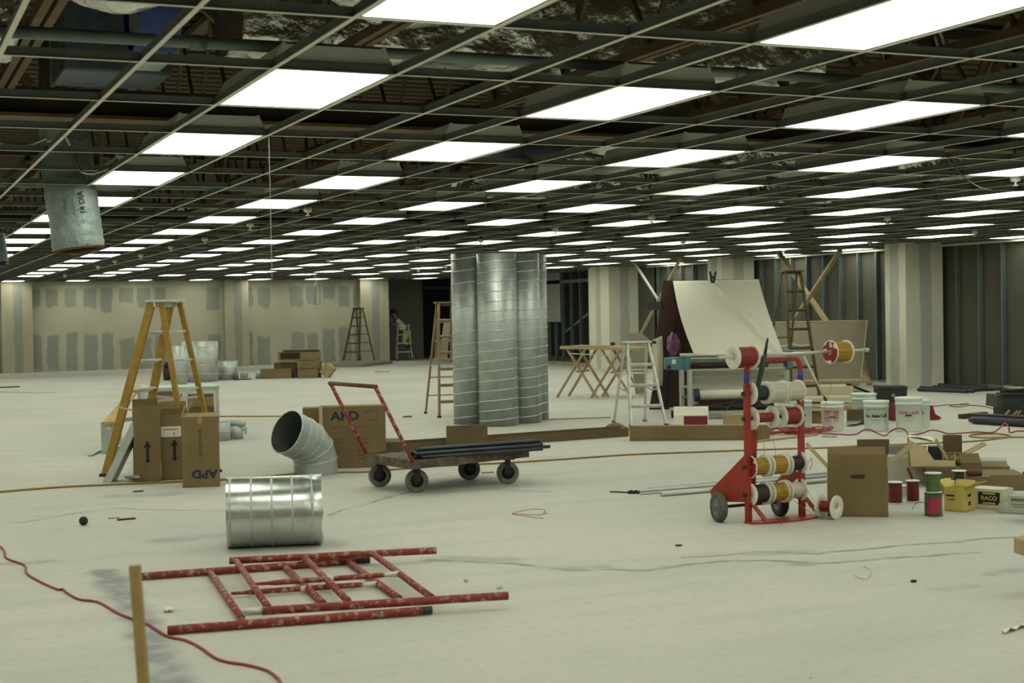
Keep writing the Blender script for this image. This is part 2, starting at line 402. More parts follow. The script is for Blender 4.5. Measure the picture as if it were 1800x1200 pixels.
def mudded_wall_material():
    n = NT('taped_drywall_with_joint_compound')
    jag = n.m_('MULTIPLY', n.m_('SUBTRACT', n.noise(2.2, 3), 0.5), 0.5)
    u = n.m_('DIVIDE', n.m_('ADD', n.x, n.m_('MULTIPLY', jag, 0.35)), 0.54); cell = n.m_('FLOOR', u); fr = n.m_('FRACT', u)
    h1, h2, h3 = n.white(cell), n.white(n.m_('ADD', cell, 17.3)), n.white(n.m_('ADD', cell, 41.7))
    st = n.m_('MULTIPLY', n.ramp(fr, 0.10, 0.18), n.ramp(fr, n.m_('ADD', 0.70, n.m_('MULTIPLY', h3, 0.24)), n.m_('ADD', 0.78, n.m_('MULTIPLY', h3, 0.24)), 1, 0))
    zz = n.m_('ADD', n.z, jag)
    up = n.m_('MULTIPLY', n.ramp(zz, n.m_('ADD', 1.72, n.m_('MULTIPLY', h1, 0.3)), n.m_('ADD', 1.84, n.m_('MULTIPLY', h1, 0.3))), n.ramp(n.z, 2.46, 2.56, 1, 0))
    lo = n.m_('MULTIPLY', n.ramp(zz, n.m_('ADD', 0.92, n.m_('MULTIPLY', h2, 0.22)), n.m_('ADD', 1.02, n.m_('MULTIPLY', h2, 0.22)), 1, 0), n.ramp(zz, -0.1, 0.06))
    gap = n.ramp(n.white(n.m_('ADD', cell, 5.1)), 0.14, 0.16)
    mk = n.m_('MULTIPLY', n.m_('MULTIPLY', st, n.m_('MAXIMUM', up, lo)), gap)
    base = n.mix(n.ramp(n.noise(0.8, 4), 0.35, 0.65), (0.47, 0.445, 0.34, 1), (0.52, 0.495, 0.385, 1))
    return n.out(n.mix(n.m_('MULTIPLY', mk, 0.85), base, (0.285, 0.30, 0.262, 1)))

def pillar_material(name, half, band, c0=(0.66, 0.645, 0.53, 1), c1=(0.40, 0.42, 0.375, 1), edge=0.07):
    n = NT(name)
    g = n.t.nodes.new('ShaderNodeNewGeometry'); sp = n.t.nodes.new('ShaderNodeSeparateXYZ'); n.t.links.new(g.outputs['Normal'], sp.inputs[0])
    wob = n.m_('MULTIPLY', n.m_('SUBTRACT', n.noise(2.0, 3), 0.5), 0.12)
    fx = n.ramp(n.m_('ABSOLUTE', sp.outputs[0]), 0.45, 0.55)           # 1 on faces looking along x
    s_ = n.m_('ADD', n.m_('ADD', n.m_('MULTIPLY', n.y, fx), n.m_('MULTIPLY', n.x, n.m_('SUBTRACT', 1.0, fx))), wob)
    d = n.m_('ABSOLUTE', n.m_('SUBTRACT', s_, 0.03))
    k = n.ramp(d, band*0.85, band*1.1, 1, 0)
    base = n.mix(n.ramp(n.noise(1.2, 4), 0.35, 0.65), c0, tuple(min(1, q*1.1) for q in c0))
    return n.out(n.mix(n.m_('MULTIPLY', k, 0.8), base, c1))

PILM = pillar_material('taped_pillar_board', .35, .14)
PILF = pillar_material('taped_pilaster_board', .4, .13, c0=(0.42, 0.39, 0.29, 1), c1=(0.27, 0.285, 0.255, 1))
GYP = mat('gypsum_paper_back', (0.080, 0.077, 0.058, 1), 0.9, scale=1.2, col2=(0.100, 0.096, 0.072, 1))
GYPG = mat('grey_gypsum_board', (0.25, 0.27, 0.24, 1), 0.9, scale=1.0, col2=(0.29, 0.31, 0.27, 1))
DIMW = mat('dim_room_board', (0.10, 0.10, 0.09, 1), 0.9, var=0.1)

# ---------------------------------------------------------------- the hall
ZC = 2.715                                   # underside of the ceiling grid
XR, YF, YB, XL, YN = 18.92, 46.6, 49.2, -6.0, -4.5
ROOFZ = 4.15
fl = MB().box(((XL+25)/2, (YN+54)/2, -0.1), (25-XL+.4, 54-YN+.4, 0.2)); floor = struct('floor', fl, floor_material())
b = MB()                                      # corrugated roof deck: ribs run along x
nr = int((54-YN)/0.30)
prof = []
for i in range(nr+1):
    y = YN-0.1+i*0.30
    prof += [(y, ROOFZ), (y+0.17, ROOFZ), (y+0.20, ROOFZ+0.09), (y+0.27, ROOFZ+0.09)]
b.add([(x, y, z) for (y, z) in prof for x in (XL-.2, 25.2)], [(2*i, 2*i+1, 2*i+3, 2*i+2) for i in range(len(prof)-1)])
b.box(((XL+25)/2, (YN+54)/2, ROOFZ+0.2), (25-XL+.4, 54-YN+.4, 0.1))
ceiling = struct('ceiling', b, DKROOF)
struct('wall_left', MB().box((XL-.1, (YN+54)/2, ROOFZ/2), (.2, 54-YN, ROOFZ)), DRYW)
struct('wall_near', MB().box(((XL+25)/2, YN-.1, ROOFZ/2), (25-XL, .2, ROOFZ)), DRYW)
wf = struct('wall_far', MB().box(((XL+15.7)/2, YF+.1, ZC/2+.3), (15.7-XL, .2, ZC+.6)), mudded_wall_material())
for k, (x0, x1) in enumerate(((3.62, 4.5), (10.3, 11.05), (14.75, 15.72))):
    o = single('trim_%d' % (k+1), MB().box(((x0+x1)/2, YF-.19, ZC/2+.3), (x1-x0, .38, ZC+.6)), PILF, None, None); o['kind'] = 'structure'
struct('wall_recess', MB().box((16.85, YB+.05, ZC/2+.3), (2.3, .1, ZC+.6)).box((15.62, (YF+YB)/2+.1, ZC/2+.3), (.15, YB-YF, ZC+.6)), GYPG)
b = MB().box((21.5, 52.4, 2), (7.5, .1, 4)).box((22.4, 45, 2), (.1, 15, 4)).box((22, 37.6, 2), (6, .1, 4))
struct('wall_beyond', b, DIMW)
b = MB().box((18.7, YB-.05, 2.47), (1.5, .12, .09)); struct('trim_4', b, STUD)
# right-hand stud wall: board on the far side, steel studs and tracks showing
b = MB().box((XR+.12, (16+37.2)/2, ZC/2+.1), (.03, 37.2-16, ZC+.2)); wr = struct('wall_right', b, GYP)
y = 16.2
while y < 34.2:
    sx = XR+.05
    MB().box((sx, y, ZC/2+.1), (.09, .006, ZC+.2)).box((XR+.005, y+.018, ZC/2+.1), (.006, .036, ZC+.2)).box((XR+.095, y+.018, ZC/2+.1), (.006, .036, ZC+.2)).build('stud', STUD, wr)
    y += 0.61
MB().box((XR+.05, 25.5, .02), (.10, 19, .04)).box((XR+.05, 25.5, ZC+.1), (.11, 19, .06)).build('track', STUD, wr)
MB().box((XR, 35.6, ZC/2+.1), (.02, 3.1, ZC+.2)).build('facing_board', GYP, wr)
o = struct('trim_8', MB().box((XR-.012, 25.3, 2.685), (.03, 18.2, .035)), GRIDM)
# beyond the third pillar: studs of an opening, header, upper board
b = MB().box((XR+.05, 40.8, 2.0), (.03, 1.8, 1.5)); wb_ = struct('wall_side', b, GYPG)
for y in (37.4, 38.0, 38.6, 39.2, 39.8, 40.3, 40.8, 41.3, 41.7):
    MB().box((XR+.1, y, ZC/2+.1), (.09, .02, ZC+.2)).box((XR+.06, y+.018, ZC/2+.1), (.006, .04, ZC+.2)).build('stud', STUD, wb_)
MB().box((XR+.06, 39.5, 2.44), (.05, 4.4, .10)).build('header', STUD, wb_)
MB().bar((XR+.12, 39.7, .95), (XR+.12, 37.4, 1.75), .02, .06).build('diagonal_brace', STUD, wb_)
MB().box((XR+.05, 39.6, .03), (.12, 4.6, .06)).build('track', WOODG, wb_)
for k, (yc, ln) in enumerate(((22.98, .62), (29.55, .62), (35.5, 1.2))):
    o = single('trim_%d' % (k+5), MB().box((18.46, yc, ZC/2+.35), (.88, ln, ZC+.7)), PILM, None, None); o['kind'] = 'structure'

# ---------------------------------------------------------------- ceiling grid and its lamps
U_ = ZC-EYE
def AX(i): return (-0.048+0.52396*i)*U_
def BY(j): return (3.6946+1.08775*j)*U_
I0, I1, J0, J1 = -8, 31, -5, 34
grid = thing('ceiling_grid', 'open white metal suspension grid without tiles spanning the whole hall', 'ceiling grid', (0, 0, ZC))
XE0, XE1, YE0, YE1 = XL+.02, XR-.0, YN+.02, YF-.02
for i in range(I0, I1+1):
    x = AX(i)
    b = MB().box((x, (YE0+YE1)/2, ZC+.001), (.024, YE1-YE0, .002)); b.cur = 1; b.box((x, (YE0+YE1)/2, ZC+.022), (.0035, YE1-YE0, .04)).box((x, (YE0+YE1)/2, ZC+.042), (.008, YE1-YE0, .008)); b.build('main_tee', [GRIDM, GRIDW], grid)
for j in range(J0, J1+1):
    y = BY(j)
    if y > YE1: continue
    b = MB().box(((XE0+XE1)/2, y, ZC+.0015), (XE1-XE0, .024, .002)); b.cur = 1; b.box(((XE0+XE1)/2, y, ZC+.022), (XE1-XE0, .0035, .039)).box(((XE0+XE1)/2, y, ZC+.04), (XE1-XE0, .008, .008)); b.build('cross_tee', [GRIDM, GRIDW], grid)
def lamp_mat(name, k, half=False):
    m = bpy.data.materials.new(name); m.use_nodes = True; nt = m.node_tree; p = nt.nodes['Principled BSDF']
    p.inputs['Base Color'].default_value = (.85, .85, .8, 1); p.inputs['Roughness'].default_value = .4
    p.inputs['Emission Color'].default_value = LAMP_COLOR
    tc = nt.nodes.new('ShaderNodeTexCoord'); w_ = nt.nodes.new('ShaderNodeTexWave'); w_.inputs['Scale'].default_value = 1.65; w_.inputs['Distortion'].default_value = .5
    nt.links.new(tc.outputs['Object'], w_.inputs[0])
    mr = nt.nodes.new('ShaderNodeMapRange'); mr.inputs[3].default_value = k*(.25 if half else .93); mr.inputs[4].default_value = k
    if half:
        sp = nt.nodes.new('ShaderNodeSeparateXYZ'); nt.links.new(tc.outputs['Object'], sp.inputs[0]); nt.links.new(sp.outputs[0], mr.inputs[0])
        mr.inputs[1].default_value = -.1; mr.inputs[2].default_value = .25
    else: nt.links.new(w_.outputs['Fac'], mr.inputs[0])
    nt.links.new(mr.outputs[0], p.inputs['Emission Strength'])
    return m
LAMP, LAMPH = lamp_mat('lit_prismatic_diffuser', LAMP_STRENGTH), lamp_mat('half_lit_diffuser', LAMP_STRENGTH*.5, True)
gw, gl = AX(1)-AX(0), BY(1)-BY(0)
def make_lamp(dm):
    t = thing('ceiling_light', 'lit fluorescent troffer lying in the open ceiling grid', 'ceiling light', (0, 0, ZC), 0, 'fluorescent ceiling lights')
    a, c = gw/2-.016, gl/2-.016
    MB().box((0, 0, .008), (2*a-.02, 2*c-.02, .006)).build('diffuser', dm, t, True)
    h = MB(); z0, z1, z2 = .012, .06, .125
    v = [(-a, -c, z0), (a, -c, z0), (a, c, z0), (-a, c, z0), (-a, -c, z1), (a, -c, z1), (a, c, z1), (-a, c, z1), (-a+.03, -c, z2), (a-.03, -c, z2), (a-.03, c, z2), (-a+.03, c, z2)]
    h.add(v, [(0, 1, 5, 4), (1, 2, 6, 5), (2, 3, 7, 6), (3, 0, 4, 7), (4, 5, 9, 8), (5, 6, 10, 9), (6, 7, 11, 10), (7, 4, 8, 11), (8, 9, 10, 11)])
    h.box((a-.04, -c-.004, z2-.01), (.022, .006, .03)).box((-a+.04, -c-.004, z2-.01), (.022, .006, .03)); h.build('housing', HOUS, t, True)
    b_ = MB()
    for s in (-1, 1): b_.box((s*(a-.004), 0, .009), (.012, 2*c, .008)); b_.box((0, s*(c-.004), .009), (2*a, .012, .008))
    b_.build('rim', GRIDM, t, True)
    return t
proto = None
for i in range(-6, 31, 3):
    for j in range(-4, 34, 2):
        if j == 30 or (i, j) in ((12, 6), (12, 26)): continue
        x, y = AX(i)+gw/2, BY(j)+gl/2
        if i >= 28 and (y > 34.2 or j == 14): continue
        if proto is None: proto = make_lamp(LAMP); proto.location = (x, y, ZC)
        else: dup(proto, (x, y, ZC))
t = make_lamp(LAMPH); t.location = (AX(12)+gw/2, BY(6)+gl/2, ZC)
t['label'] = 'half lit dimmer fluorescent troffer with one dark side among the bright ones'
del t['group']

# ---------------------------------------------------------------- steel, pipes and ducts above the grid
def joist(x, lab, dark, zb=3.15, first=None):
    t = thing('roof_joist', lab, 'roof joist', (x, 20, zb), 0, 'steel roof joists')
    mt = JOISTD if dark else JOIST
    MB().box((x-.035, 21, zb+.03), (.045, 51, .06)).box((x+.035, 21, zb+.03), (.045, 51, .06)).build('bottom_chord', mt, t)
    MB().box((x, 21, ROOFZ-.06), (.12, 51, .06)).build('top_chord', mt, t)
    y = YN+.3; up = True; wb = MB()
    while y < 46:
        a, c = (zb+.05, ROOFZ-.05) if up else (ROOFZ-.05, zb+.05)
        wb.bar((x, y, a), (x, y+.62, c), .03, .03); up = not up; y += .62
    wb.build('web', mt, t)
for k in range(12):
    x = 4.56+1.83*(k-5)
    if x > XR+1: break
    joist(x, 'tan open web steel joist spanning above the ceiling grid', False)
def girder(y0, lab):
    t = thing('roof_girder', lab, 'roof girder', (8, y0, 2.98), 0)
    MB().box((8, y0, 3.0), (27, .24, .025)).build('bottom_flange', JOIST, t)  # tan against the darker web paints in light bounced off the floor
    MB().box((8, y0, 3.11), (27, .06, .20)).build('chord_web', JOISTD, t)
    MB().box((8, y0, ROOFZ-.1), (27, .18, .10)).build('top_chord', JOISTD, t)
    x = -4.6; k = 0
    while x < 20:
        MB().box((x-.06, y0, 3.6), (.06, .12, .95)).box((x+.05, y0, 3.6), (.06, .12, .95)).build('post', JOISTD, t)
        s = 1 if k % 2 else -1
        MB().bar((x+s*.15, y0, 3.22), (x+s*1.0, y0, ROOFZ-.16), .07, .07, (0, 1, 0)).build('diagonal', JOIST, t)
        MB().bar((x-s*.15, y0, 3.22), (x-s*1.0, y0, ROOFZ-.16), .07, .07, (0, 1, 0)).build('diagonal', JOIST, t)
        x += 1.95; k += 1
girder(11.0, 'deep brown steel girder with posts crossing above the hanging grey duct')
girder(23.0, 'brown steel girder crossing above the upright spiral ducts')
girder(35.0, 'most distant brown steel girder above the ceiling grid')
def pipe_x(y, z, r, lab, m=PIPEG):
    b = MB(); b.tube([(XL+.1, y, z), (18.4, y, z)], r, 12)
    for x in (1.6, 4.9, 8.2): b.tube([(x-.04, y, z), (x+.04, y, z)], r*1.25, 12)
    single('sprinkler_pipe', b, m, lab, 'pipe')
pipe_x(7.7, 2.98, .032, 'grey sprinkler main pipe crossing just above the nearest grid rows')
pipe_x(16.5, 3.0, .03, 'grey sprinkler pipe behind the first steel girder')
pipe_x(27.5, 3.0, .03, 'distant grey sprinkler pipe above the upright ducts')
def crinkle(p, amp, sc):
    q = Vector(p); return noise.noise(q*sc)*amp + noise.noise(q*sc*2.7+Vector((3, 1, 7)))*amp*.5
def foil_box(x0, x1, y0, y1, z0, z1, lab, name='foil_wrapped_duct', amp=.05):
    b = MB(); per = [(y0, z0), (y1, z0), (y1, z1), (y0, z1)]; pts = []
    for k in range(4):
        a, c = per[k], per[(k+1) % 4]
        for q in range(16): pts.append((a[0]+(c[0]-a[0])*q/16, a[1]+(c[1]-a[1])*q/16))
    nx = max(6, int((x1-x0)/.045)); cy, cz = (y0+y1)/2, (z0+z1)/2
    rings = []
    for i in range(nx+1):
        x = x0+(x1-x0)*i/nx
        for (y, z) in pts:
            s = 1+crinkle((x, y, z), amp, 3.2)*1.8+abs(noise.noise(Vector((x*4, y*4, z*4))))*.10; rings.append((x, cy+(y-cy)*s, cz+(z-cz)*s))
    n = len(pts); fs = [(i*n+k, i*n+(k+1) % n, (i+1)*n+(k+1) % n, (i+1)*n+k) for i in range(nx) for k in range(n)]
    fs += [tuple(range(n)), tuple(range(nx*n+n-1, nx*n-1, -1))]
    b.add(rings, fs, True)
    return single(name, b, FOIL, lab, 'duct')
foil_box(2.2, 6.6, 9.2, 10.0, 3.28, 3.95, 'long crinkled silver foil wrapped duct just in front of the girder')
foil_box(-.6, .80, 8.5, 9.3, 3.1, 3.7, 'short crinkled silver foil duct beside the blue wrapped duct collar')
foil_box(6.5, 12.5, 14.0, 14.8, 3.1, 3.6, 'silver foil wrapped duct behind the first girder')
foil_box(7.5, 14.5, 18.6, 19.3, 3.12, 3.5, 'silver foil wrapped duct farther back above the grid')
foil_box(3.2, 7.6, 25.0, 25.8, 3.12, 3.5, 'distant silver foil duct above the cardboard pile end')
def flex(pts, r, lab, m, name='flexible_duct', rim=None, amp=.06):
    P = smooth_path(pts, 10); n = 28; b = MB(); vs = []
    t = [(P[min(i+1, len(P)-1)]-P[max(i-1, 0)]).normalized() for i in range(len(P))]; a = t[0].orthogonal().normalized()
    for i, p in enumerate(P):
        a = (a-t[i]*a.dot(t[i])).normalized(); c = t[i].cross(a)
        for k in range(n):
            d = math.cos(2*PI*k/n)*a+math.sin(2*PI*k/n)*c
            vs.append(p+d*r*(1+crinkle(p*1.0+d*r, amp, 4.5)+.02*math.sin(i*2.2)))
    b.add(vs, [(i*n+k, i*n+(k+1) % n, (i+1)*n+(k+1) % n, (i+1)*n+k) for i in range(len(P)-1) for k in range(n)], True)
    return b
b = flex([(1.0, 8.9, 3.7), (1.35, 8.35, 3.45), (1.75, 8.05, 3.7)], .21, '', FLEXG)
single('flexible_duct', b, FOIL, 'round silver foil flexible duct bulging above the nearest grid rows', 'duct')
b = flex([(2.25, 7.75, 3.62), (2.75, 7.95, 3.42), (3.3, 8.25, 3.55)], .24, '', FLEXG)
single('flexible_duct', b, FOIL, 'fat silver foil flexible duct curving beside the sprinkler main', 'duct')
t = thing('duct_collar', 'blue wrapped sheet metal duct collar above the nearest grid rows', 'duct', (1.55, 9.0, 3.5))
MB().tube([(1.5, 9.1, 3.5), (1.75, 9.1, 3.5)], .33, 28, cap=False).build('blue_wrap', BLUEW, t)
MB().box((1.62, 9.25, 3.55), (.18, .3, .9)).build('duct_body', GALVD, t)
b = MB().box((1.55, 10.3, 3.42), (.7, .7, .5)); single('plenum_box', b, FLEXD, 'blue grey plenum box under the roof beside the hanging duct', 'duct', bevel=.02)
b = flex([(6.2, 13.2, 3.08), (5.4, 12.6, 3.1), (4.7, 12.9, 3.35)], .17, '', FLEXD)
single('flexible_duct', b, FLEXD, 'slate blue flexible duct slanting behind the girder', 'duct')
b = flex([(5.6, 11.9, 3.3), (6.3, 11.8, 3.12), (7.2, 11.9, 3.3)], .2, '', FOIL)
single('flexible_duct', b, FOIL, 'silver flexible duct drooping just behind the girder', 'duct')
b = flex([(14.6, 17.5, 3.14), (13.6, 17.2, 3.12), (12.8, 17.6, 3.3)], .2, '', FLEXD)
single('flexible_duct', b, FLEXD, 'slate blue flexible duct near the hanging black wires', 'duct')

# grey insulated drop duct hanging through the grid, lettered
D0 = 13.0
top, mid, bot = atD(112, 190, D0), atD(121, 315, D0), atD(139, 437, D0)
td = thing('hanging_duct', 'grey wrinkled insulated flexible duct hanging down through the grid', 'duct', bot)
b = flex([top+Vector((.02, .1, .5)), top, mid, (mid+bot)/2, bot], .222, '', FLEXG, amp=.035)
b.build('jacket', FLEXG, td)
ax = (bot-mid).normalized()
b = MB(); b.lathe([(.214, 0), (.219, .0), (.219, .028), (.19, .03), (.19, 0)], axis_mat(bot-ax*.012, bot+ax), 32, closed=True); b.build('insulation_edge', INSUL, td)
vd = (Vector((0, 0, EYE))-mid).normalized(); sd = ax.cross(vd).normalized()
c = mid+ax*.13; off = sd*(-1)
rt_img = _r
side = rt_img-ax*rt_img.dot(ax); side.normalize()
nrm = side.cross(ax); nrm = nrm if nrm.dot(vd) > 0 else -nrm
def on_jacket(ang, s): return mid+ax*s+(side*math.sin(ang)+nrm*math.cos(ang))*.239
b = MB()
def bend_text(mb, body, size, ang0, s0):
    tmp = MB(); lettering(tmp, body, size, Matrix.Identity(4), bold=size*.02)
    mb.add([on_jacket(ang0-p.y/.239*1.0, s0-p.x) for p in tmp.v], tmp.f)
bend_text(b, '14 DIA', .068, .62, .245); b.build('size_lettering', INK, td)
b = MB()
for k in range(4):
    for q in (0, 1): b.slab([on_jacket(-.02+k*.1, .2), on_jacket(.0+k*.1, .2), on_jacket(.0+k*.1, .34), on_jacket(-.02+k*.1, .34)], .001) if k in (0, 3) else None
b.build('printed_box', INKF, td)
D1 = 13.2
p0, p1 = atD(-12, 412, D1), atD(-6, 462, D1)
td2 = thing('hanging_duct', 'dark end of a second hanging duct cut off by the picture edge', 'duct', p1)
flex([p0, (p0+p1)/2, p1], .10, '', FLEXD, amp=.03).build('jacket', FLEXD, td2)
MB().tube([p0, Vector((p0.x, p0.y, ROOFZ))], .012, 8).build('hanger_strap', GALVD, td2)
MB().lathe([(.06, 0), (.10, 0), (.10, .03), (.06, .03)], axis_mat(p1, p1+Vector((0, 0, -1))), 24, closed=True).build('collar', BLACK, td2)

# sprinkler heads dropping through the grid
HEADS = [(541, 372), (845, 425), (735, 437), (577, 459), (1145, 385), (976, 405), (1201, 427), (1071, 437), (1560, 387), (1713, 410), (1529, 427), (1785, 318), (440, 398), (360, 423), (300, 437), (247, 451), (202, 461), (172, 470), (114, 485), (735, 475), (783, 468), (1377, 441)]
hp = None
for (px, py) in HEADS:
    p = at(px, py, ZC-.03)
    if hp is None:
        hp = thing('fire_sprinkler', 'small pendant fire sprinkler head poking below the ceiling grid', 'sprinkler head', p, 0, 'pendant sprinkler heads')
        MB().tube([(0, 0, .05), (0, 0, ROOFZ-ZC+.03)], .02, 8).build('drop_pipe', BLACK, hp, True)
        MB().lathe([(.001, -.05), (.03, -.045), (.03, -.04), (.008, -.035), (.012, -.01), (.045, .0), (.05, .03), (.03, .06), (.02, .06)], None, 14).build('head', GRIDM, hp, True)
    else: dup(hp, p)

# loose wires and whips
def wire(pts, r, m, name, lab, cat='wire', n=5):
    return single(name, MB().tube(smooth_path(pts, 8), r, n), m, lab, cat)
a = at(473, 240, ZC); wire([a, (a.x, a.y, 2.3), (a.x, a.y, 1.80)], .003, GALVD, 'hanging_wire', 'thin straight wire hanging from the grid above the yellow ladder')
a = at(1648, 262, ZC+.1); wire([Vector((a.x, a.y, ROOFZ)), a, a+Vector((.01, 0, -.5)), a+Vector((.0, 0, -.52))], .004, BLACK, 'hanging_wire', 'straight thin black wire hanging beside the slack loop')
a = at(1655, 268, ZC+.08); c_ = at(1805, 335, ZC-.05); wire([a, (a*.6+c_*.4)+Vector((0, 0, -.16)), c_], .006, BLACK, 'hanging_wire', 'slack black wire looping under the grid')
a, c_ = at(115, 240, 2.95), at(210, 276, ZC+.05)
wire([a, atD(128, 265, 11.6), atD(140, 297, 11.4), atD(160, 305, 11.4), atD(188, 296, 11.5), atD(208, 280, 11.6)], .01, GALVD, 'flexible_conduit', 'grey flexible conduit whip drooping across the hanging duct', 'conduit')
b = MB().box(tuple(atD(94, 238, 11.7)), (.11, .05, .10)).tube([atD(94, 238, 11.7), Vector((*atD(94, 238, 11.7)[:2], ROOFZ))], .01, 8); single('junction_box', b, GALVD, 'small steel junction box above the hanging duct', 'junction box', bevel=.004)
wire([atD(86, 240, 11.8), atD(60, 252, 11.9), atD(30, 255, 12), atD(-20, 248, 12)], .01, GALVD, 'flexible_conduit', 'grey flexible conduit running off beside the junction box', 'conduit')
c_ = at(1600, 90, 3.3)
wire([c_+Vector((.25*math.cos(k*.5), .05*k*.1, .25*math.sin(k*.5))) for k in range(-13, 2)], .012, GALVD, 'flexible_conduit', 'coiled grey flexible conduit tied up above the big near light', 'conduit')
c_ = atY(558, 517, 40)
P = [c_+Vector((.09*math.sin(k*.7)+.02*math.sin(k*2.1), .02*k*.1, .30*math.cos(k*.7))) for k in range(0, 30)]
wire(P+[c_+Vector((.03, .3, .5)), c_+Vector((.06, .3, ZC-c_.z+.05))], .008, mat('pale_blue_cable', rgb(120, 140, 144), .5), 'hanging_cable', 'pale blue cable coil hanging before the mudded far wall', 'cable')

# ================================================================ things on the floor
# ---------------------------------------------------------------- step ladders
def ladder(name, lab, p, nstep, rail_m, step_m, cap_m, rail=(.075, .028), back_rail=None, rung_back=True, cap=(.14, .05), back_n=None, spread_z=.45, z0=0.0, step_d=.085, group=None, tray=False):
    x, y, th, H, sp, wt, wb, f = p
    u = Vector((math.cos(th), math.sin(th), 0)); s = Vector((math.sin(th), -math.cos(th), 0))*(1 if sp > 0 else -1); sp = abs(sp); c = Vector((x, y, z0)); Z = Vector((0, 0, 1))
    t = thing(name, lab, 'ladder', c, 0, group)
    ft = {}; fb = {}; bt = {}; bb = {}
    for sg in (-1, 1):
        ft[sg] = c+sg*wt/2*u+.055*s+(H-.03)*Z; fb[sg] = c+sg*wb/2*u+sp*f*s
        bt[sg] = c+sg*wt/2*u-.055*s+(H-.03)*Z; bb[sg] = c+sg*(wb*.92)/2*u-sp*(1-f)*s
    br = back_rail or (rail[0]*.7, rail[1]*.9)
    for sg in (-1, 1):
        for (a, b_, nm, sz) in ((ft, fb, 'front_rail', rail), (bt, bb, 'rear_rail', br)):
            foot = b_[sg]+(a[sg]-b_[sg]).normalized()*.012
            MB().bar(a[sg], foot, sz[1], sz[0], s).build(nm, rail_m, t, bevel=.003)
            MB().box(b_[sg]+Z*.014, (sz[1]*1.6, sz[0]*1.2, .028), Matrix.Rotation(th, 3, 'Z')).build('foot', BLACKR, t)
    for k in range(1, nstep+1):
        q = k/(nstep+1)*1.0
        a = fb[-1].lerp(ft[-1], q); b_ = fb[1].lerp(ft[1], q)
        MB().bar(a, b_, step_d, .022).bar(a-Z*.018, b_-Z*.018, step_d*.25, .03).build('step', step_m, t)
    for k in range(1, (back_n or nstep)+1):
        q = k/((back_n or nstep)+1)
        a = bb[-1].lerp(bt[-1], q); b_ = bb[1].lerp(bt[1], q)
        if rung_back: MB().bar(a, b_, .025, .022).build('rear_rung', step_m, t)
    for sg in (-1, 1):
        a = fb[sg].lerp(ft[sg], spread_z); b_ = bb[sg].lerp(bt[sg], spread_z)
        m = (a+b_)/2+Vector((0, 0, -.03))
        MB().bar(a, m, .006, .025).bar(m, b_, .006, .025).build('spreader', ALU, t)
    MB().box(c+Z*(H-.012), (wt+.09, cap[0]+.07, .022), Matrix.Rotation(th, 3, 'Z')).box(c+Z*(H-.012-cap[1]/2), (wt+.08, .02, cap[1]), Matrix.Rotation(th, 3, 'Z')).build('top_cap', cap_m, t, bevel=.004)
    if tray:
        a = bb[-1].lerp(bt[-1], .62); b_ = bb[1].lerp(bt[1], .62)
        MB().bar(a-s*.1, b_-s*.1, .2, .012).build('pail_shelf', step_m, t)
    return t
ladder('stepladder', 'yellow fibreglass stepladder standing behind the tall cardboard boxes', (2.708, 14.811, .828, 1.735, -.944, .337, .576, .583), 5, YELFG, ALU, ALU, rail=(.085, .035), back_rail=(.055, .03), cap=(.13, .06))
ladder('stepladder', 'low aluminium stepladder beside the dark maroon panel', (9.6, 17.79, -.187, 1.128, .86, .30, .49, .55), 3, ALU, ALU, ALU, rail=(.06, .028), tray=True, back_n=2, rung_back=True, cap=(.12, .04))
ladder('stepladder', 'brown wooden stepladder standing on plywood before the mudded far wall', (14.472, 45.6, -.921, 1.68, .9, .26, .60, .5), 5, WOODK, WOODK, WOODK, rail=(.07, .03), z0=.11)
ladder('stepladder', 'tall dark wooden stepladder before the leaning drywall sheet', (13.72, 20.14, -.052, 2.154, 1.0, .28, .52, .42), 6, WOODK, WOODK, WOODK, rail=(.065, .025), back_n=3)
ladder('stepladder', 'paint-stained wooden stepladder half hidden behind the upright spiral ducts', (8.161, 21.097, -.119, 1.732, .997, .388, .662, .535), 6, WOODD, WOODG, WOODD, rail=(.065, .028), back_n=5)
wl = ladder('stepladder', 'short white stepladder the worker is perched on', (16.639, 47.487, -.226, 1.191, .8, .363, .525, .544), 3, CREAM, CREAM, CREAM, rail=(.06, .028), back_n=2)

# ---------------------------------------------------------------- the worker at the far wall (one continuous skinned body)
def skin_body(name, verts, edges, radii, m, parent, sub=2):
    me = bpy.data.meshes.new(name); inv = root_matrix(parent).inverted()
    me.from_pydata([tuple(inv @ Vector(v)) for v in verts], edges, []); me.materials.append(m)
    o = bpy.data.objects.new(name, me); COL.objects.link(o); o.parent = parent
    sk = o.modifiers.new('skin', 'SKIN'); me.skin_vertices.new() if not me.skin_vertices else None
    for i, r_ in enumerate(radii): me.skin_vertices[0].data[i].radius = (r_, r_) if not isinstance(r_, tuple) else r_
    me.skin_vertices[0].data[0].use_root = True; sk.use_smooth_shade = True; sk.branch_smoothing = .3
    sb = o.modifiers.new('sub', 'SUBSURF'); sb.levels = sub; sb.render_levels = sub
    return o
wp = thing('person', 'worker in white t-shirt leaning forward from a ladder to the wall', 'person', (16.75, 47.45, .36))
wu = Vector((math.cos(-.226), math.sin(-.226), 0))          # toward screen right
wf_ = Vector((-math.sin(-.226), math.cos(-.226), 0))        # away from camera
B0 = Vector((16.69, 47.46, 0))
def W(a, d, z): return B0+wu*a+wf_*d+Vector((0, 0, z))
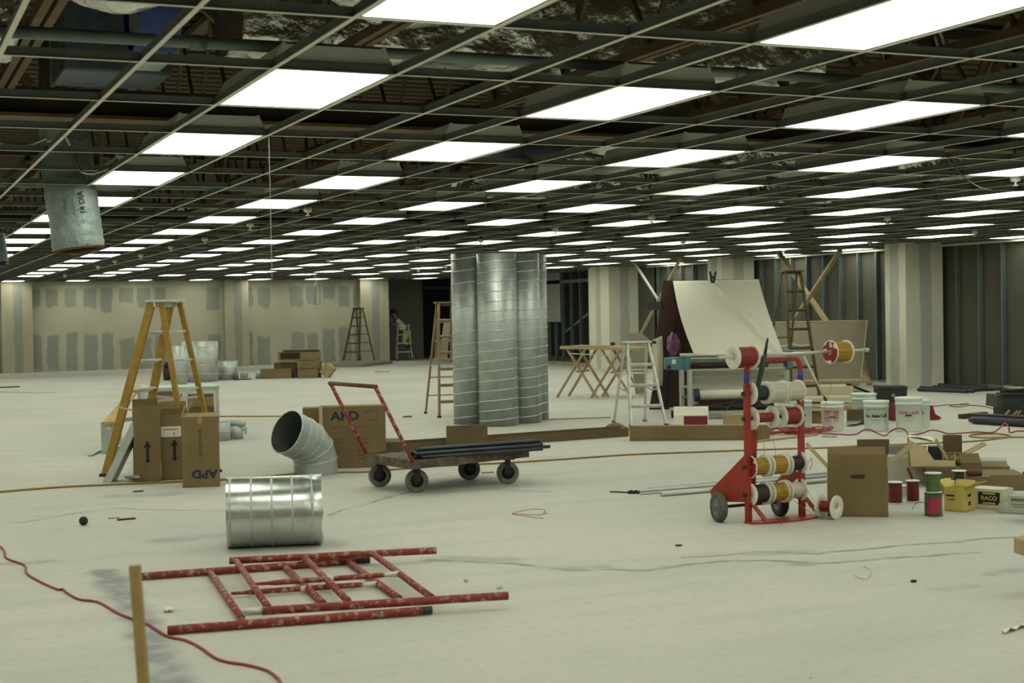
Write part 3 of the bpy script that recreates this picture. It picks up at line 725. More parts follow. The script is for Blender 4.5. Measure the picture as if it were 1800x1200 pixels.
bv = [W(.03, .02, .88), W(-.03, .02, 1.02), W(-.14, .02, 1.19), W(-.24, .02, 1.36), W(-.29, .02, 1.43), W(-.335, .02, 1.50), W(-.37, .02, 1.58), W(-.375, .02, 1.66),
      W(-.22, -.17, 1.34), W(-.36, -.20, 1.18), W(-.50, -.12, 1.32), W(-.545, -.10, 1.40),
      W(-.24, .20, 1.36), W(-.42, .22, 1.24), W(-.56, .14, 1.42), W(-.60, .12, 1.50),
      W(.05, -.10, .86), W(-.06, -.14, .62), W(.12, -.12, .48), W(.02, -.14, .43),
      W(.06, .12, .86), W(.16, .14, .64), W(.24, .14, .50), W(.16, .13, .44)]
be = [(0, 1), (1, 2), (2, 3), (3, 4), (4, 5), (5, 6), (6, 7), (3, 8), (8, 9), (9, 10), (10, 11), (3, 12), (12, 13), (13, 14), (14, 15), (0, 16), (16, 17), (17, 18), (18, 19), (0, 20), (20, 21), (21, 22), (22, 23)]
brd = [.13, .125, .14, .13, .06, .075, .10, .07, .06, .045, .035, .03, .06, .045, .035, .03, .10, .075, .05, .045, .10, .075, .05, .045]
skin_body('body', bv, be, brd, SKIN, wp)
for q in ((W(.115, -.12, .485), W(.02, -.15, .43)), (W(.235, .14, .505), W(.15, .12, .44))): MB().tube([q[0], q[0].lerp(q[1], .5), q[1]+Vector((0, 0, -.0))], [.055, .06, .045], 10).build('shoe', SHOE, wp)
skin_body('t_shirt', [W(-.01, .02, .98), W(-.08, .02, 1.10), W(-.15, .02, 1.20), W(-.245, .02, 1.355), W(-.22, -.17, 1.34), W(-.30, -.19, 1.25), W(-.24, .20, 1.36), W(-.32, .21, 1.30)], [(0, 1), (1, 2), (2, 3), (3, 4), (4, 5), (3, 6), (6, 7)], [.145, .145, .155, .145, .078, .07, .078, .07], TSHIRT, wp)
skin_body('trousers', [W(.03, .02, .90), W(.05, -.10, .86), W(-.06, -.14, .62), W(.11, -.12, .49), W(.06, .12, .86), W(.16, .14, .64), W(.235, .14, .51)], [(0, 1), (1, 2), (2, 3), (0, 4), (4, 5), (5, 6)], [.15, .115, .092, .065, .115, .092, .07], PANTS, wp)
hd = W(-.375, .02, 1.585)
MB().ball(hd+wu*.015+Vector((0, 0, .05)), .118, 18, (1, .85, .95)).build('hair', HAIR, wp)
fc = MB(); fd = (-wu*.95+Vector((0, 0, .05)))
fc.ball(hd+fd*.095+Vector((0, 0, -.01)), .02, 8, (1, .7, 1.3)); fc.build('nose', SKIN, wp)
for sg in (-1, 1): MB().ball(hd-wu*.085+wf_*sg*.035+Vector((0, 0, .02)), .011, 8).build('eye', HAIR, wp); MB().ball(hd+wu*.015+wf_*sg*.085, .024, 8, (1, .5, 1.3)).build('ear', SKIN, wp)
MB().ball(hd-wu*.085+Vector((0, 0, -.05)), .018, 8, (.6, 1.3, .4)).build('mouth', mat('lips', rgb(120, 70, 62), .6), wp)
MB().tube([W(.01+.16*math.cos(k*PI/8), .02+.16*math.sin(k*PI/8), .965-.03*math.cos(k*PI/8)) for k in range(17)], .022, 8).build('belt', BELT, wp)
for (pt, sgn) in ((11, -1), (15, 1)):
    base = bv[pt]
    for k in range(4): MB().tube([base+wf_*(k-1.5)*.018, base-wu*.03+wf_*(k-1.5)*.02+Vector((0, 0, .05)), base-wu*.035+wf_*(k-1.5)*.021+Vector((0, 0, .085-.01*abs(k-1.5)))], [.011, .009, .007], 6).build('finger', SKIN, wp)
    MB().tube([base-wf_*.03*sgn, base-wf_*.055*sgn-wu*.02+Vector((0, 0, .03)), base-wf_*.06*sgn-wu*.03+Vector((0, 0, .055))], [.012, .01, .008], 6).build('thumb', SKIN, wp)

# ---------------------------------------------------------------- cardboard boxes
def cbox(name, lab, c, rz, w_, d, h, flaps=(), m=CARD, mi=CARDL, closed=False, group=None, th=.006, tilt=None, cat='box', tape=False):
    """c = middle of the base on what it stands on; front looks along local -y"""
    t = thing(name, lab, cat, c, rz, group)
    b = MB()
    b.box((0, 0, th/2+.002), (w_, d, th))
    for s in (-1, 1):
        b.box((s*(w_/2-th/2), 0, h/2), (th, d, h)); b.box((0, s*(d/2-th/2), h/2), (w_-2*th, th, h))
    if closed: b.box((-w_*.0, 0, h-th/2), (w_-.001, d-.001, th))
    body = b.build('carton_body', m, t, True)
    if tape: MB().box((0, 0, h+.0008), (.06, d*.98, .0012)).box((0, -d/2-.0008, h-.05), (.06, .0012, .1)).build('tape', TAPE, t, True)
    for fl_ in flaps:
        side, ln, ang = fl_[:3]; mm = fl_[3] if len(fl_) > 3 else mi
        a = R(ang); hz = Vector((0, 0, h))
        if side == 'f': p, e, o_ = Vector((-w_/2, -d/2, h)), Vector((w_, 0, 0)), Vector((0, -1, 0))
        if side == 'b': p, e, o_ = Vector((w_/2, d/2, h)), Vector((-w_, 0, 0)), Vector((0, 1, 0))
        if side == 'l': p, e, o_ = Vector((-w_/2, d/2, h)), Vector((0, -d, 0)), Vector((-1, 0, 0))
        if side == 'r': p, e, o_ = Vector((w_/2, -d/2, h)), Vector((0, d, 0)), Vector((1, 0, 0))
        dr = o_*math.sin(a)+Vector((0, 0, 1))*math.cos(a)
        fb_ = MB().grid(lambda i, j: p+e*(.01+.98*i)+dr*ln*j+o_*(.012*math.sin(i*PI)*j), 4, 3, False, th=.005)
        fb_.build('flap', mm, t, True)
    if tilt is not None: t.rotation_euler = tilt
    return t
def cpx(name, lab, x0, x1, yb, h=None, d=.35, drot=0.0, w_=None, yt=None, zb=0.0, **k):
    """stand a carton whose front bottom edge runs from x0 to x1 at picture row yb"""
    p = at((x0+x1)/2, yb, zb); dp = depth_of(p); w_ = w_ or abs(x1-x0)*dp/FPX
    h = h or (yb-yt)*dp/FPX
    rz = face_rot((x0+x1)/2)+drot
    c = p+Matrix.Rotation(rz, 3, 'Z') @ Vector((0, d/2, 0)); c.z = zb
    return cbox(name, lab, c, rz, w_, d, h, **k), w_, d, h
def arrow(t, w_, d, h, zc, s=.13):
    b = MB(); y = -d/2-.001
    b.prism([(-.035, y, zc+s*.35), (.035, y, zc+s*.35), (0, y, zc+s*.85)], (0, -.0012, 0))
    b.prism([(-.013, y, zc-s*.55), (.013, y, zc-s*.55), (.013, y, zc+s*.36), (-.013, y, zc+s*.36)], (0, -.0012, 0))
    b.prism([(-.022, y, zc-s*.66), (0, y, zc-s*.78), (.022, y, zc-s*.66), (.02, y, zc-s*.54), (-.02, y, zc-s*.54)], (0, -.0012, 0))
    b.build('up_arrow', INK, t, True)
t, w_, d, h = cpx('tall_carton', 'tall open carton with an up arrow beside the leaning steel duct piece', 238, 283, 847, yt=722, d=.30, drot=.05, flaps=(('f', .05, -8, CARD), ('l', .14, 75), ('b', .10, -5, CARD)))
arrow(t, w_, d, h, h*.42)
t, w_, d, h = cpx('tall_carton', 'tall open carton with a white shipping label and an up arrow', 285, 331, 843, yt=728, d=.22, drot=.02, flaps=(('f', .06, 12, CARD), ('b', .12, -12), ('r', .12, 25)))
arrow(t, w_, d, h, h*.45)
lb = MB().box((-.03, -d/2-.002, h*.74), (w_*.75, .002, .10)); lb.build('shipping_label', WHITEP, t, True)
MB().box((0.0, -d/2-.0035, h*.705), (.012, .001, .025)).box((-.03, -d/2-.0035, h*.775), (w_*.55, .001, .012)).build('label_print', mat('dull_red_print', rgb(190, 110, 96), .8), t, True)
t, w_, d, h = cpx('tall_carton', 'nearest tall carton with APD printed upside down', 322, 386, 856, yt=732, d=.30, drot=-.02, closed=True, flaps=(('f', .06, -55), ('l', .10, -20)))
T = frame((.03, -d/2-.0015, h*.19), (-1, 0, 0), (0, 0, -1))
lettering(MB(), 'APD', .105, T, bold=.004, sx=1.15).build('printed_lettering', INKB, t, True)
T = frame((.0, -d/2-.0015, h*.415), (0, 0, -1), (1, 0, 0))
b = lettering(MB(), 'O', .055, T)
for k in range(7): b.box((random.uniform(-.004, .004), -d/2-.001, h*(.47+.055*k)), (.032, .001, .022 if k % 3 else .028))
b.build('faded_printing', INKF, t, True)
MB().box((.0, -d/2-.001, h*.95), (.04, .001, .06)).build('tape', CARDL, t, True)
cpx('open_carton', 'brown open carton behind the shipping-label carton', 266, 312, 812, h=.62, d=.3, flaps=(('f', .10, 10), ('b', .13, -3, CARD), ('r', .12, 30, CARD)))
cpx('open_carton', 'dark brown open carton tucked behind the upside-down lettered carton', 332, 378, 812, h=.60, d=.3, m=CARDD, flaps=(('b', .12, 3, CARDD), ('f', .10, 18)))

t, w_, d, h = cpx('apd_carton', 'large flat APD carton behind the red handled cart', 563, 679, 822, yt=714, d=.28, drot=0.0, closed=True, tape=False)
MB().box((-w_/2+.018, -d/2-.001, h*.5), (.035, .0015, h)).build('tape', TAPE, t, True)
def fr(x, z): return frame((x*w_/2, -d/2-.0012, z*h), (1, 0, 0), (0, 0, 1))
lettering(MB(), 'APD', .125, fr(-.22, .84), bold=.004, sx=1.2).build('printed_lettering', INKB, t, True)
b = MB()
for (x0, x1, z0, z1) in ((.42, .75, .93, .925), (.42, .75, .78, .775), (.42, .427, .78, .93), (.745, .752, .78, .93)): b.box(((x0+x1)/2*w_/2, -d/2-.001, (z0+z1)/2*h), (abs(x1-x0)*w_/2+.002, .001, abs(z1-z0)*h+.002))
lettering(b, 'QTY', .04, fr(.5, .905)); lettering(b, 'SUPPLY', .04, fr(-.45, .665), sx=.9); lettering(b, 'RETURN', .04, fr(.3, .665), sx=.9)
for x in (-.1, .65): b.box((x*w_/2, -d/2-.001, .65*h), (w_*.16, .001, .003))
lettering(b, 'QTY', .03, fr(-.05, .56)); lettering(b, 'QTY', .03, fr(.85, .57))
for k, (tx, tx2) in enumerate((('SINGLE', 'IMPACT'), ('METAL', 'FAMILY'), ('NO.2', 'TALL'), ('STACK', 'SOLO'), ('DUCT', 'BOOT'), ('CAP', 'SIDE'))):
    z = .47-k*.065
    [b.box((q*w_/2+.02*m_, -d/2-.001, z*h), (.013, .001, .016)) for q, n_ in ((-.6, len(tx)), (.15, len(tx2))) for m_ in range(n_)]
    for x in (0, .8): b.box((x*w_/2, -d/2-.001, (z-.012)*h), (w_*.11, .001, .002))
b.build('faded_printing', mat('faded_blue_print', rgb(86, 76, 62), .85), t, True)
cpx('plain_carton', 'plain carton peeking out behind the large APD carton', 534, 572, 816, yt=717, d=.25, closed=True)
cpx('small_carton', 'small low carton end beside the large APD carton', 676, 710, 812, h=.21, d=.5, m=CARDD, closed=True, flaps=())
t = cpx('cut_cardboard', 'stained folded cardboard piece standing behind the cart load', 786, 858, 792, h=.28, d=.09, drot=.1, m=CARDD, flaps=())[0]

# long cardboard channels on the floor
a, c_ = at(676, 796), at(1098, 766)
b = MB(); dv = (c_-a).normalized(); sd = Vector((-dv.y, dv.x, 0))
b.bar(a+Vector((0, 0, .004)), c_+Vector((0, 0, .004)), .16, .008)
b.slab([a-sd*.08, c_-sd*.08, c_-sd*.085+Vector((0, 0, .10)), a-sd*.085+Vector((0, 0, .10))], .006)
b.slab([a+sd*.08, c_+sd*.08, c_+sd*.082+Vector((0, 0, .12)), a+sd*.082+Vector((0, 0, .12))], .006)
single('long_cardboard_channel', b, CARDD, 'long open cardboard channel on the floor behind the cart', 'box')
t, w_, d, h = cpx('long_carton', 'long low carton lying behind the red wire cart', 1107, 1352, 774, yt=748, d=.16, closed=True, drot=-.0)
MB().box((0, 0, h+.001), (w_, .05, .001)).build('tape', TAPE, t, True)
cpx('short_carton', 'small pale carton between the white caddy box and the long low carton', 1271, 1322, 752, h=.17, d=.2, m=CARDL, closed=True)
a = at(1088, 764); single('cardboard_scrap', MB().grid(lambda i, j: a+Vector((i*.28-.05, j*.3, .03+.05*math.sin(i*3)+.05*j)), 6, 3, False, th=.006), CARDD, 'bent cardboard scrap at the end of the long channel', 'cardboard')

# ---------------------------------------------------------------- sheet metal round the yellow ladder
bot, top = at(180, 848), atD(232, 741, 14.1)
dv = (top-bot).normalized(); sd = _r-dv*_r.dot(dv); sd.normalize(); nn = sd.cross(dv); nn = nn if nn.y < 0 else -nn
t = thing('rectangular_duct', 'rectangular steel duct piece leaning against the tall arrow carton', 'duct', bot)
b = MB(); wv, dd = .075, .17
q = lambda a, c, e: bot+sd*a+(-nn)*c+dv*e
L = (top-bot).length
for (a0, a1, c0, c1) in ((0, wv, 0, .004), (0, wv, dd-.004, dd), (0, .004, 0, dd), (wv-.004, wv, 0, dd)):
    b.prism([q(a0, c0, .0), q(a1, c0, .0), q(a1, c1, .0), q(a0, c1, .0)], dv*L)
b.build('duct_walls', GALVD, t)
b = MB().prism([q(-.004, -.004, L*.93), q(wv+.004, -.004, L*.93), q(wv+.004, dd+.004, L*.93), q(-.004, dd+.004, L*.93)], dv*.012); b.build('drive_cleat', GALV, t)
t, w_, d, h = cpx('metal_box', 'grey sheet metal box behind the foot of the yellow ladder', 179, 214, 797, yt=741, d=.3, m=GALVD, mi=GALVD, closed=True)
MB().box((-.03, -d/2-.001, h*.8), (.035, .001, .03)).build('white_sticker', WHITEP, t, True)
lo, hi = at(160, 742, .345), Vector((0, 0, 0))
pb = thing('plenum', 'pale galvanised rectangular plenum behind the open cartons', 'duct', at(316, 772), face_rot(316)+.05)
b = MB(); b.box((0, .35, .34), (.98, .7, .66)); b.build('plenum_body', mat('bright_galvanised', (.62, .65, .60, 1), .5, .6), pb, True, bevel=.006)
b = MB()
for z in (.03, .655): b.box((0, .35, z), (1.03, .75, .03))
for x in (-.49, .49): b.box((x, -.004, .34), (.03, .02, .62))
for k in range(4): b.box((-.495, .1+k*.17, .34), (.012, .02, .6))
b.build('flange', GALVD, pb, True)
A, Bq, Cq, Dq = atD(181, 741, 17.0), atD(205, 741, 17.0), atD(247, 677, 19.0), atD(236, 677, 19.0)
ib = thing('insulation_board', 'pale yellow insulation board leaning from the metal box to the plenum', 'insulation', at(205, 790))
MB().slab([A, Bq, Cq, Dq], -.03).build('board', YELIN, ib)
MB().bar(at(160, 800, .01), at(182, 790, .02), .04, .015).build('metal_strip', GALVD, ib) if False else None
single('metal_strip', MB().bar(at(158, 800, .012), at(182, 787, .02), .05, .012), GALVD, 'thin steel strip on the floor beside the grey metal box', 'metal strip')
b = MB()
for k in range(5): b.bar(at(222+k*5, 838, .02+.012*k), at(236+k*3, 822+k, .05), .03, .02, (0, 0, 1))
single('metal_offcuts', b, GALVD, 'small crumple of steel offcuts beside the leaning duct piece', 'metal scrap')

def ring_duct(c, r, h, seams=(), slope=.0, n=48, th=.004, helix=None, rot=None):
    """open spiral duct standing on its end at c; returns (shell, seam) builders in world coordinates"""
    T = Matrix.Translation(c) @ (rot or Matrix.Identity(4))
    a = MB().lathe([(r, 0), (r, h), (r-th, h), (r-th, 0)], T, n, closed=True)
    s_ = MB()
    if helix:
        k = int(h/helix*24); pts = []
        for i in range(k+1):
            an = 2*PI*i/24; z = min(h-.004, max(.004, helix*i/24)); pts.append(T @ Vector((r*math.cos(an), r*math.sin(an), z)))
        s_.tube(pts, .0075, 6)
    for z in seams: s_.lathe([(r, z-.006), (r+.005, z), (r, z+.006)], T, n)
    return a, s_
# short lying duct near the red frames
P0, P1 = at(400, 962), at(566, 955)
dv = (P1-P0).normalized(); rr = .236
P0 = P0+Vector((0, 0, rr)); P1 = P1+Vector((0, 0, rr)); Ld = (P1-P0).length
td = thing('lying_spiral_duct', 'short shiny spiral duct lying on its side behind the red frames', 'duct', (P0+P1)/2-Vector((0, 0, rr)))
T = axis_mat(P0, P1)
b = MB()
def shell(i, j):
    an = 2*PI*i; z = Ld*j; r_ = rr*(1+.004*math.sin(3*an+2)+(.035*noise.noise(Vector((math.cos(an)*2.5, math.sin(an)*2.5, z*9))) if j > .86 else 0))
    return T @ Vector((r_*math.cos(an), r_*math.sin(an), z+(.012*noise.noise(Vector((an*2, 0, 4))) if j > .95 else 0)))
b.grid(shell, 72, 26, True, th=-.0) ; b.build('duct_shell', GALVS, td)
b = MB()
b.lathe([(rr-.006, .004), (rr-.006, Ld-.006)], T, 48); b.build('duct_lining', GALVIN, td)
b = MB()
for z in (.025, .165, .30, .435, .565): b.lathe([(rr-.001, z-.008), (rr+.006, z), (rr-.001, z+.008)], T, 56)
b.build('spiral_seam', GALVD, td)

# four upright spiral ducts
vr = Vector((math.cos(YAW), -math.sin(YAW), 0)); vf = Vector((math.sin(YAW), math.cos(YAW), 0))
c2 = at(877, 750)+vf*.27
for k, (ox, oy, r_, hh, hl, lab) in enumerate(((0, 0, .272, 2.36, .135, 'upright spiral duct at the front of the tall bundle'), (-.37, .44, .27, 2.38, .17, 'upright spiral duct nearest the wooden ladder in the tall bundle'), (.33, .46, .265, 2.37, .135, 'upright spiral duct in the middle of the tall bundle, partly covered'), (.45, 1.0, .26, 2.37, .135, 'upright spiral duct at the rear edge of the tall bundle facing the trestle table'))):
    c_ = c2+vr*ox+vf*oy; t = thing('spiral_duct', lab, 'duct', c_, 0, 'upright spiral ducts')
    a, s_ = ring_duct(c_, r_, hh, helix=hl); a.build('duct_shell', GALVU, t); s_.build('spiral_seam', GALV, t)
    b = MB(); an = -1.9+k*.4; p = c_+Vector((math.cos(an)*r_, math.sin(an)*r_, 0)); b.tube([p, p+Vector((0, 0, hh))], .004, 5); b.build('lock_seam', GALVD, t)

# gored elbow
te = thing('duct_elbow', 'gored galvanised elbow with its open mouth tipped toward the ladder', 'duct', at(553, 834))
c0 = at(553, 834)+vf*.10; c0.z = 0
hb = Vector((-.914, -.405, 0)); rr = .215
rings = []
def ring(cen, nrm_, r_=rr, n=40, z0=False):
    sx = Vector((0, 0, 1)).cross(hb).normalized(); up = nrm_.cross(sx).normalized()
    return [cen+r_*(math.cos(2*PI*k/n)*sx+math.sin(2*PI*k/n)*up) for k in range(n)]
def arc(an, Rb=.29, h0=.09): return c0+Vector((0, 0, h0+Rb*math.sin(an)))+hb*Rb*(1-math.cos(an)), Vector((0, 0, 1))*math.cos(an)+hb*math.sin(an)
E_ = [(c0, Vector((0, 0, 1)))]+[arc(R(q)) for q in (9, 30, 52)]
pe, de = arc(R(66)); E_ += [(pe, de), (pe+de*.20, de)]
b = MB(); n = 40
for (p, dn), (p2, dn2) in zip(E_[:-1], E_[1:]):
    b.add(ring(p, dn)+ring(p2, dn2), [(k, (k+1) % n, n+(k+1) % n, n+k) for k in range(n)], True)
b.build('gores', GALVU, te)
b = MB()
for (p, dn), (p2, dn2) in zip(E_[:-1], E_[1:]):
    b.add(ring(p, dn, rr-.006)+ring(p2, dn2, rr-.006), [(k, (k+1) % n, n+(k+1) % n, n+k) for k in range(n)], True)
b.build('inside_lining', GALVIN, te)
b = MB()
for (p, dn) in E_[1:]+[(E_[-1][0]-E_[-1][1]*.11, E_[-1][1])]:
    q = ring(p, dn, rr+.002); b.tube(q+q[:1], .0055, 5)
b.build('gore_seam', GALV, te)

# small collars and far duct sections
def small_duct(lab, px, py, r_, h_, n=36, seams=(), name='round_duct_section', open_top=True, rot=None):
    c_ = at(px, py)+vf*r_; c_.z = 0
    t = thing(name, lab, 'duct', c_)
    a, s_ = ring_duct(c_, r_, h_, seams=seams, n=n, rot=rot); a.build('duct_shell', GALVD, t)
    if seams: s_.build('seam', GALV, t)
    return t
small_duct('small steel collar beside the upside-down lettered carton', 391, 775, .085, .24, seams=(.12,), name='duct_collar')
t = small_duct('flared steel boot standing beside the small steel collar', 412, 772, .095, .17, name='duct_boot')
c_ = Vector(t.location)
MB().lathe([(.095, .16), (.115, .23), (.111, .23), (.091, .16)], Matrix.Translation(c_) @ Matrix.Rotation(.15, 4, 'Y'), 30, closed=True).build('flare', GALVD, t)
MB().tube([c_+Vector((.09, -.03, .1)), c_+Vector((.13, -.05, .15)), c_+Vector((.12, -.05, .06))], .012, 6).build('tab', GALVD, t)
small_duct('big upright duct section behind the yellow ladder', 346, 672, .43, .98, seams=(.2, .42, .64, .86))
small_duct('bright narrow duct section beside the big one behind the yellow ladder', 313, 681, .17, .93, seams=(.3, .6))
small_duct('lower wide duct section next to the big one behind the yellow ladder', 395, 668, .27, .47, seams=(.16, .32))
small_duct('tiny steel collar on the floor between duct sections and far cartons', 428, 664, .10, .20, name='duct_collar')
small_duct('tiny steel collar touching the far long carton', 455, 665, .10, .2, name='duct_collar')
small_duct('tiny tipped steel collar beside the lower wide duct section', 414, 667, .07, .27, name='duct_collar')
single('black_tray', MB().box(tuple(at(425, 667)+Vector((0, 0, .012))), (.42, .3, .024)), BLACK, 'flat black tray under the tiny steel collars', 'tray')
c_ = at(296, 668)
t = thing('plastic_pail', 'black round-lidded pail behind the yellow ladder rails', 'bucket', c_)
MB().lathe([(.001, 0), (.12, 0), (.14, .30), (.001, .30)], Matrix.Translation(c_), 24).build('pail', BLACK, t)
MB().ball(c_+Vector((.03, 0, .36)), .15, 18, (1, 1, .75)).build('lid', BLACKR, t)

# far carton pile
def fc(lab, x0, x1, yb, yt, zb=0, **k):
    p = at((x0+x1)/2, 665); dp = depth_of(p)
    z = (665-yb)*dp/FPX if zb is None else zb
    w_ = (x1-x0)*dp/FPX; h = (yb-yt)*dp/FPX; rz = face_rot((x0+x1)/2)+k.pop('dr', -.25); dy = k.pop('dy', 0)
    c = p+vf*(.25+dy); c.z = z
    return cbox('far_carton', lab, c, rz, w_, k.pop('d', .45), h, group='far carton pile', **k)
t = fc('long closed carton lying in front of the far carton pile', 459, 511, 666, 649, dr=.05, d=.3, dy=-.2, closed=True)
fc('bottom carton of the far stack', 523, 558, 661, 645, 0, closed=True, dy=.15)
fc('second carton of the far stack', 521, 559, 645, 631, .235, closed=True, dy=.2)
t = fc('top carton of the far stack, open end showing shaded inside', 488, 557, 632, 618, .45, dy=.2, d=.5, flaps=(('b', .1, -60),))
MB().box((-.17, -.256, .11), (.5, .006, .15)).build('open_end_shade', mat('shaded_box_inside', rgb(40, 32, 22), .9), t, True)  # dark plate on the front wall paints the shade inside the carton
fc('carton under the open-ended top carton of the far stack', 480, 519, 661, 634, 0, m=CARDD, closed=True, dy=.15, d=.3)
t = fc('tilted carton resting behind the far stack', 474, 500, 640, 618, .22, dy=1.15, closed=True, m=CARDL)
t.rotation_euler = (0, R(28), t.rotation_euler.z)
t = fc('tipped carton leaning against the far stack beside the plywood', 556, 574, 655, 634, .06, dy=.35, closed=True, m=CARDL, d=.35)
t.rotation_euler = (0, R(38), t.rotation_euler.z)
fc('small carton half behind the long closed far carton', 449, 474, 655, 642, 0, dy=.7, closed=True)
a, b_, c_ = at(574, 645), at(635, 645), at(690, 639)
single('plywood_sheet', MB().prism([a, b_, c_, at(640, 638.5)], (0, 0, .09)), DRYG, 'low plywood platform under the far brown wooden ladder', 'plywood')

# ---------------------------------------------------------------- flatbed cart with black pipes
ZD = .295
w1, w2, w3, w4 = (at(668, 855), at(733, 865), at(825, 843), at(893, 850))
ld = ((w4-w2)+(w3-w1)); ld.z = 0; ld.normalize(); wd = Vector((-ld.y, ld.x, 0))
FL, BL, FR = at(723, 812, ZD), at(642, 799, ZD), at(929, 791, ZD)
ct = thing('platform_cart', 'worn flatbed cart with a red tube handle carrying black pipes', 'cart', (FL+FR)/2*1.0-Vector((0, 0, ZD)))
BR = BL+(FR-FL)
b = MB().slab([FL, FR, BR, BL], -.05)
b.build('deck', DECK, ct, bevel=.004)
b = MB(); dz = Vector((0, 0, -.025))
for p, q_ in ((FL, BL), (FL, FR), (BL, BR), (FR, BR)): b.bar(p+dz, q_+dz, .012, .075)
b.build('deck_edging', DECK, ct)
for p in (w1, w2, w3, w4):
    inn = p+Vector((0, 0, .1)); ax_ = (wd*.93+ld*.3).normalized() if p is not w4 else (wd*.85+ld*.5).normalized()
    w_ = MB().lathe([(.055, -.022), (.092, -.026), (.102, -.015), (.102, .015), (.092, .026), (.055, .022)], axis_mat(inn, inn+ax_), 28, closed=True).build('wheel', TYRE, ct)
    MB().lathe([(.001, -.024), (.056, -.016), (.056, .016), (.001, .024)], axis_mat(inn, inn+ax_), 20).build('hub', BLACK, w_)
    f_ = MB()
    for s in (-1, 1): f_.bar(inn+ax_*.036*s, inn+ax_*.036*s+Vector((0, 0, .12)), .05, .008, ax_)
    f_.box(inn+Vector((0, 0, .13)), (.10, .10, .02)); f_.tube([inn+Vector((0, 0, .12)), inn+Vector((0, 0, .165))], .035, 12); f_.tube([inn-ax_*.042, inn+ax_*.042], .01, 8)
    f_.build('caster_fork', BLACK, ct)
hv = -ld*.34+Vector((0, 0, .655))
h1, h2 = BL+ld*.015+Vector((0, 0, .0)), FL+ld*.015
MB().tube([h1, h1+hv], .017, 12).build('handle_upright', REDW, ct)
MB().tube([h2, h2+hv*1.0], .017, 12).build('handle_upright', REDW, ct)
MB().tube([h1+hv-wd*-.02, h2+hv-wd*.02], .018, 12).build('handle_grip', mat('rusty_grip', rgb(116, 54, 44), .7, col2=rgb(70, 52, 44), scale=14), ct)
PIP = [(0, 0), (.035, .0), (.07, 0), (.105, 0), (.14, .0), (.175, 0), (.018, .03), (.055, .03), (.09, .03), (.125, .03), (.16, .03), (.075, .06), (.11, .06)]
a0 = FL+wd*.10+ld*.14
for k, (o_, z) in enumerate(PIP):
    e = random.uniform(-.05, .08); z += .004; ln = 1.24+random.uniform(-.03, .14); sk = random.uniform(-.012, .012)
    p = a0+wd*o_*1.35+ld*e+Vector((0, 0, .017+z)); q_ = p+ld*ln+wd*(sk+.0)
    b = MB().tube([p, q_], .0155, 10, cap=False).tube([p+ld*.001, p+ld*.01], .011, 10).tube([q_-ld*.01, q_-ld*.001], .0175, 10).tube([p+ld*.02, p+ld*.05], .0175, 10)
    single('black_pipe', b, BLUEBL, 'threaded black steel pipe in the bundle lying on the flatbed cart', 'pipe', 'black pipes on the cart')

# ---------------------------------------------------------------- red scaffold frames lying stacked
def zz(x, y): return 240+x*.37778, 940+y*.37778
def scaffold(lab, backleg, frontleg, bars, brace, z, rad, pins):
    A = [at(*zz(*p), z) for p in backleg]; Bf = [at(*zz(*p), z) for p in frontleg]
    t = thing('scaffold_frame', lab, 'scaffold frame', (A[0]+A[1]+Bf[0]+Bf[1])/4-Vector((0, 0, z)))
    for q in (A, Bf): MB().tube(q, rad, 14).build('leg_tube', REDW, t)
    for (p, q_) in bars: MB().tube([at(*zz(*p), z), at(*zz(*q_), z)], rad*.86, 12).build('cross_tube', REDW, t)
    p, q_ = [at(*zz(*p), z) for p in brace]
    b = MB().tube([p, p.lerp(q_, .09), p.lerp(q_, .14), p.lerp(q_, .45), p.lerp(q_, .5), p.lerp(q_, .55), p.lerp(q_, .86), p.lerp(q_, .91), q_], [.009, .010, rad*.7, rad*.7, .012, rad*.7, rad*.7, .010, .009], 12)
    br = b.build('mid_brace', REDW, t)
    for q0 in (p, p.lerp(q_, .5), q_):
        MB().tube([q0.lerp(p, .12), q0, q0.lerp(q_, .12)], [.011, .019, .011], 10).build('plaster_splash', PLAST, t, label='white plaster splash on the brace joint')
    for (a, c_) in pins: MB().tube([at(*zz(*a), z), at(*zz(*c_), z)], rad*.93, 12).build('coupling_pin', CONDB if a[0] < 600 else BLUEBL, t)
    for q in (A, Bf):
        for e in (0, 1): MB().lathe([(rad*.78, .0), (rad*.78, .0012), (.001, .0012)], axis_mat(q[e], q[e]+(q[e]-q[1-e])), 14).build('open_end_shade', BLACK, t)  # black disc on the capped tube paints the shade of a hollow end
    return t
scaffold('lower red scaffold frame lying flat on the floor', [(25, 192), (1020, 120)], [(145, 443), (1330, 352)], [((340, 168), (490, 388)), ((685, 143), (870, 318)), ((985, 124), (1225, 297))], [(440, 272), (1122, 226)], .024, .022, [((1020, 120), (1085, 116)), ((1330, 352), (1374, 349))])
scaffold('upper red scaffold frame resting across the lower one', [(432, 120), (1395, 72)], [(585, 353), (1728, 282)], [((462, 118), (612, 336)), ((780, 103), (985, 308)), ((1098, 87), (1375, 292))], [(552, 228), (1222, 181)], .069, .022, [((495, 358), (585, 353))])

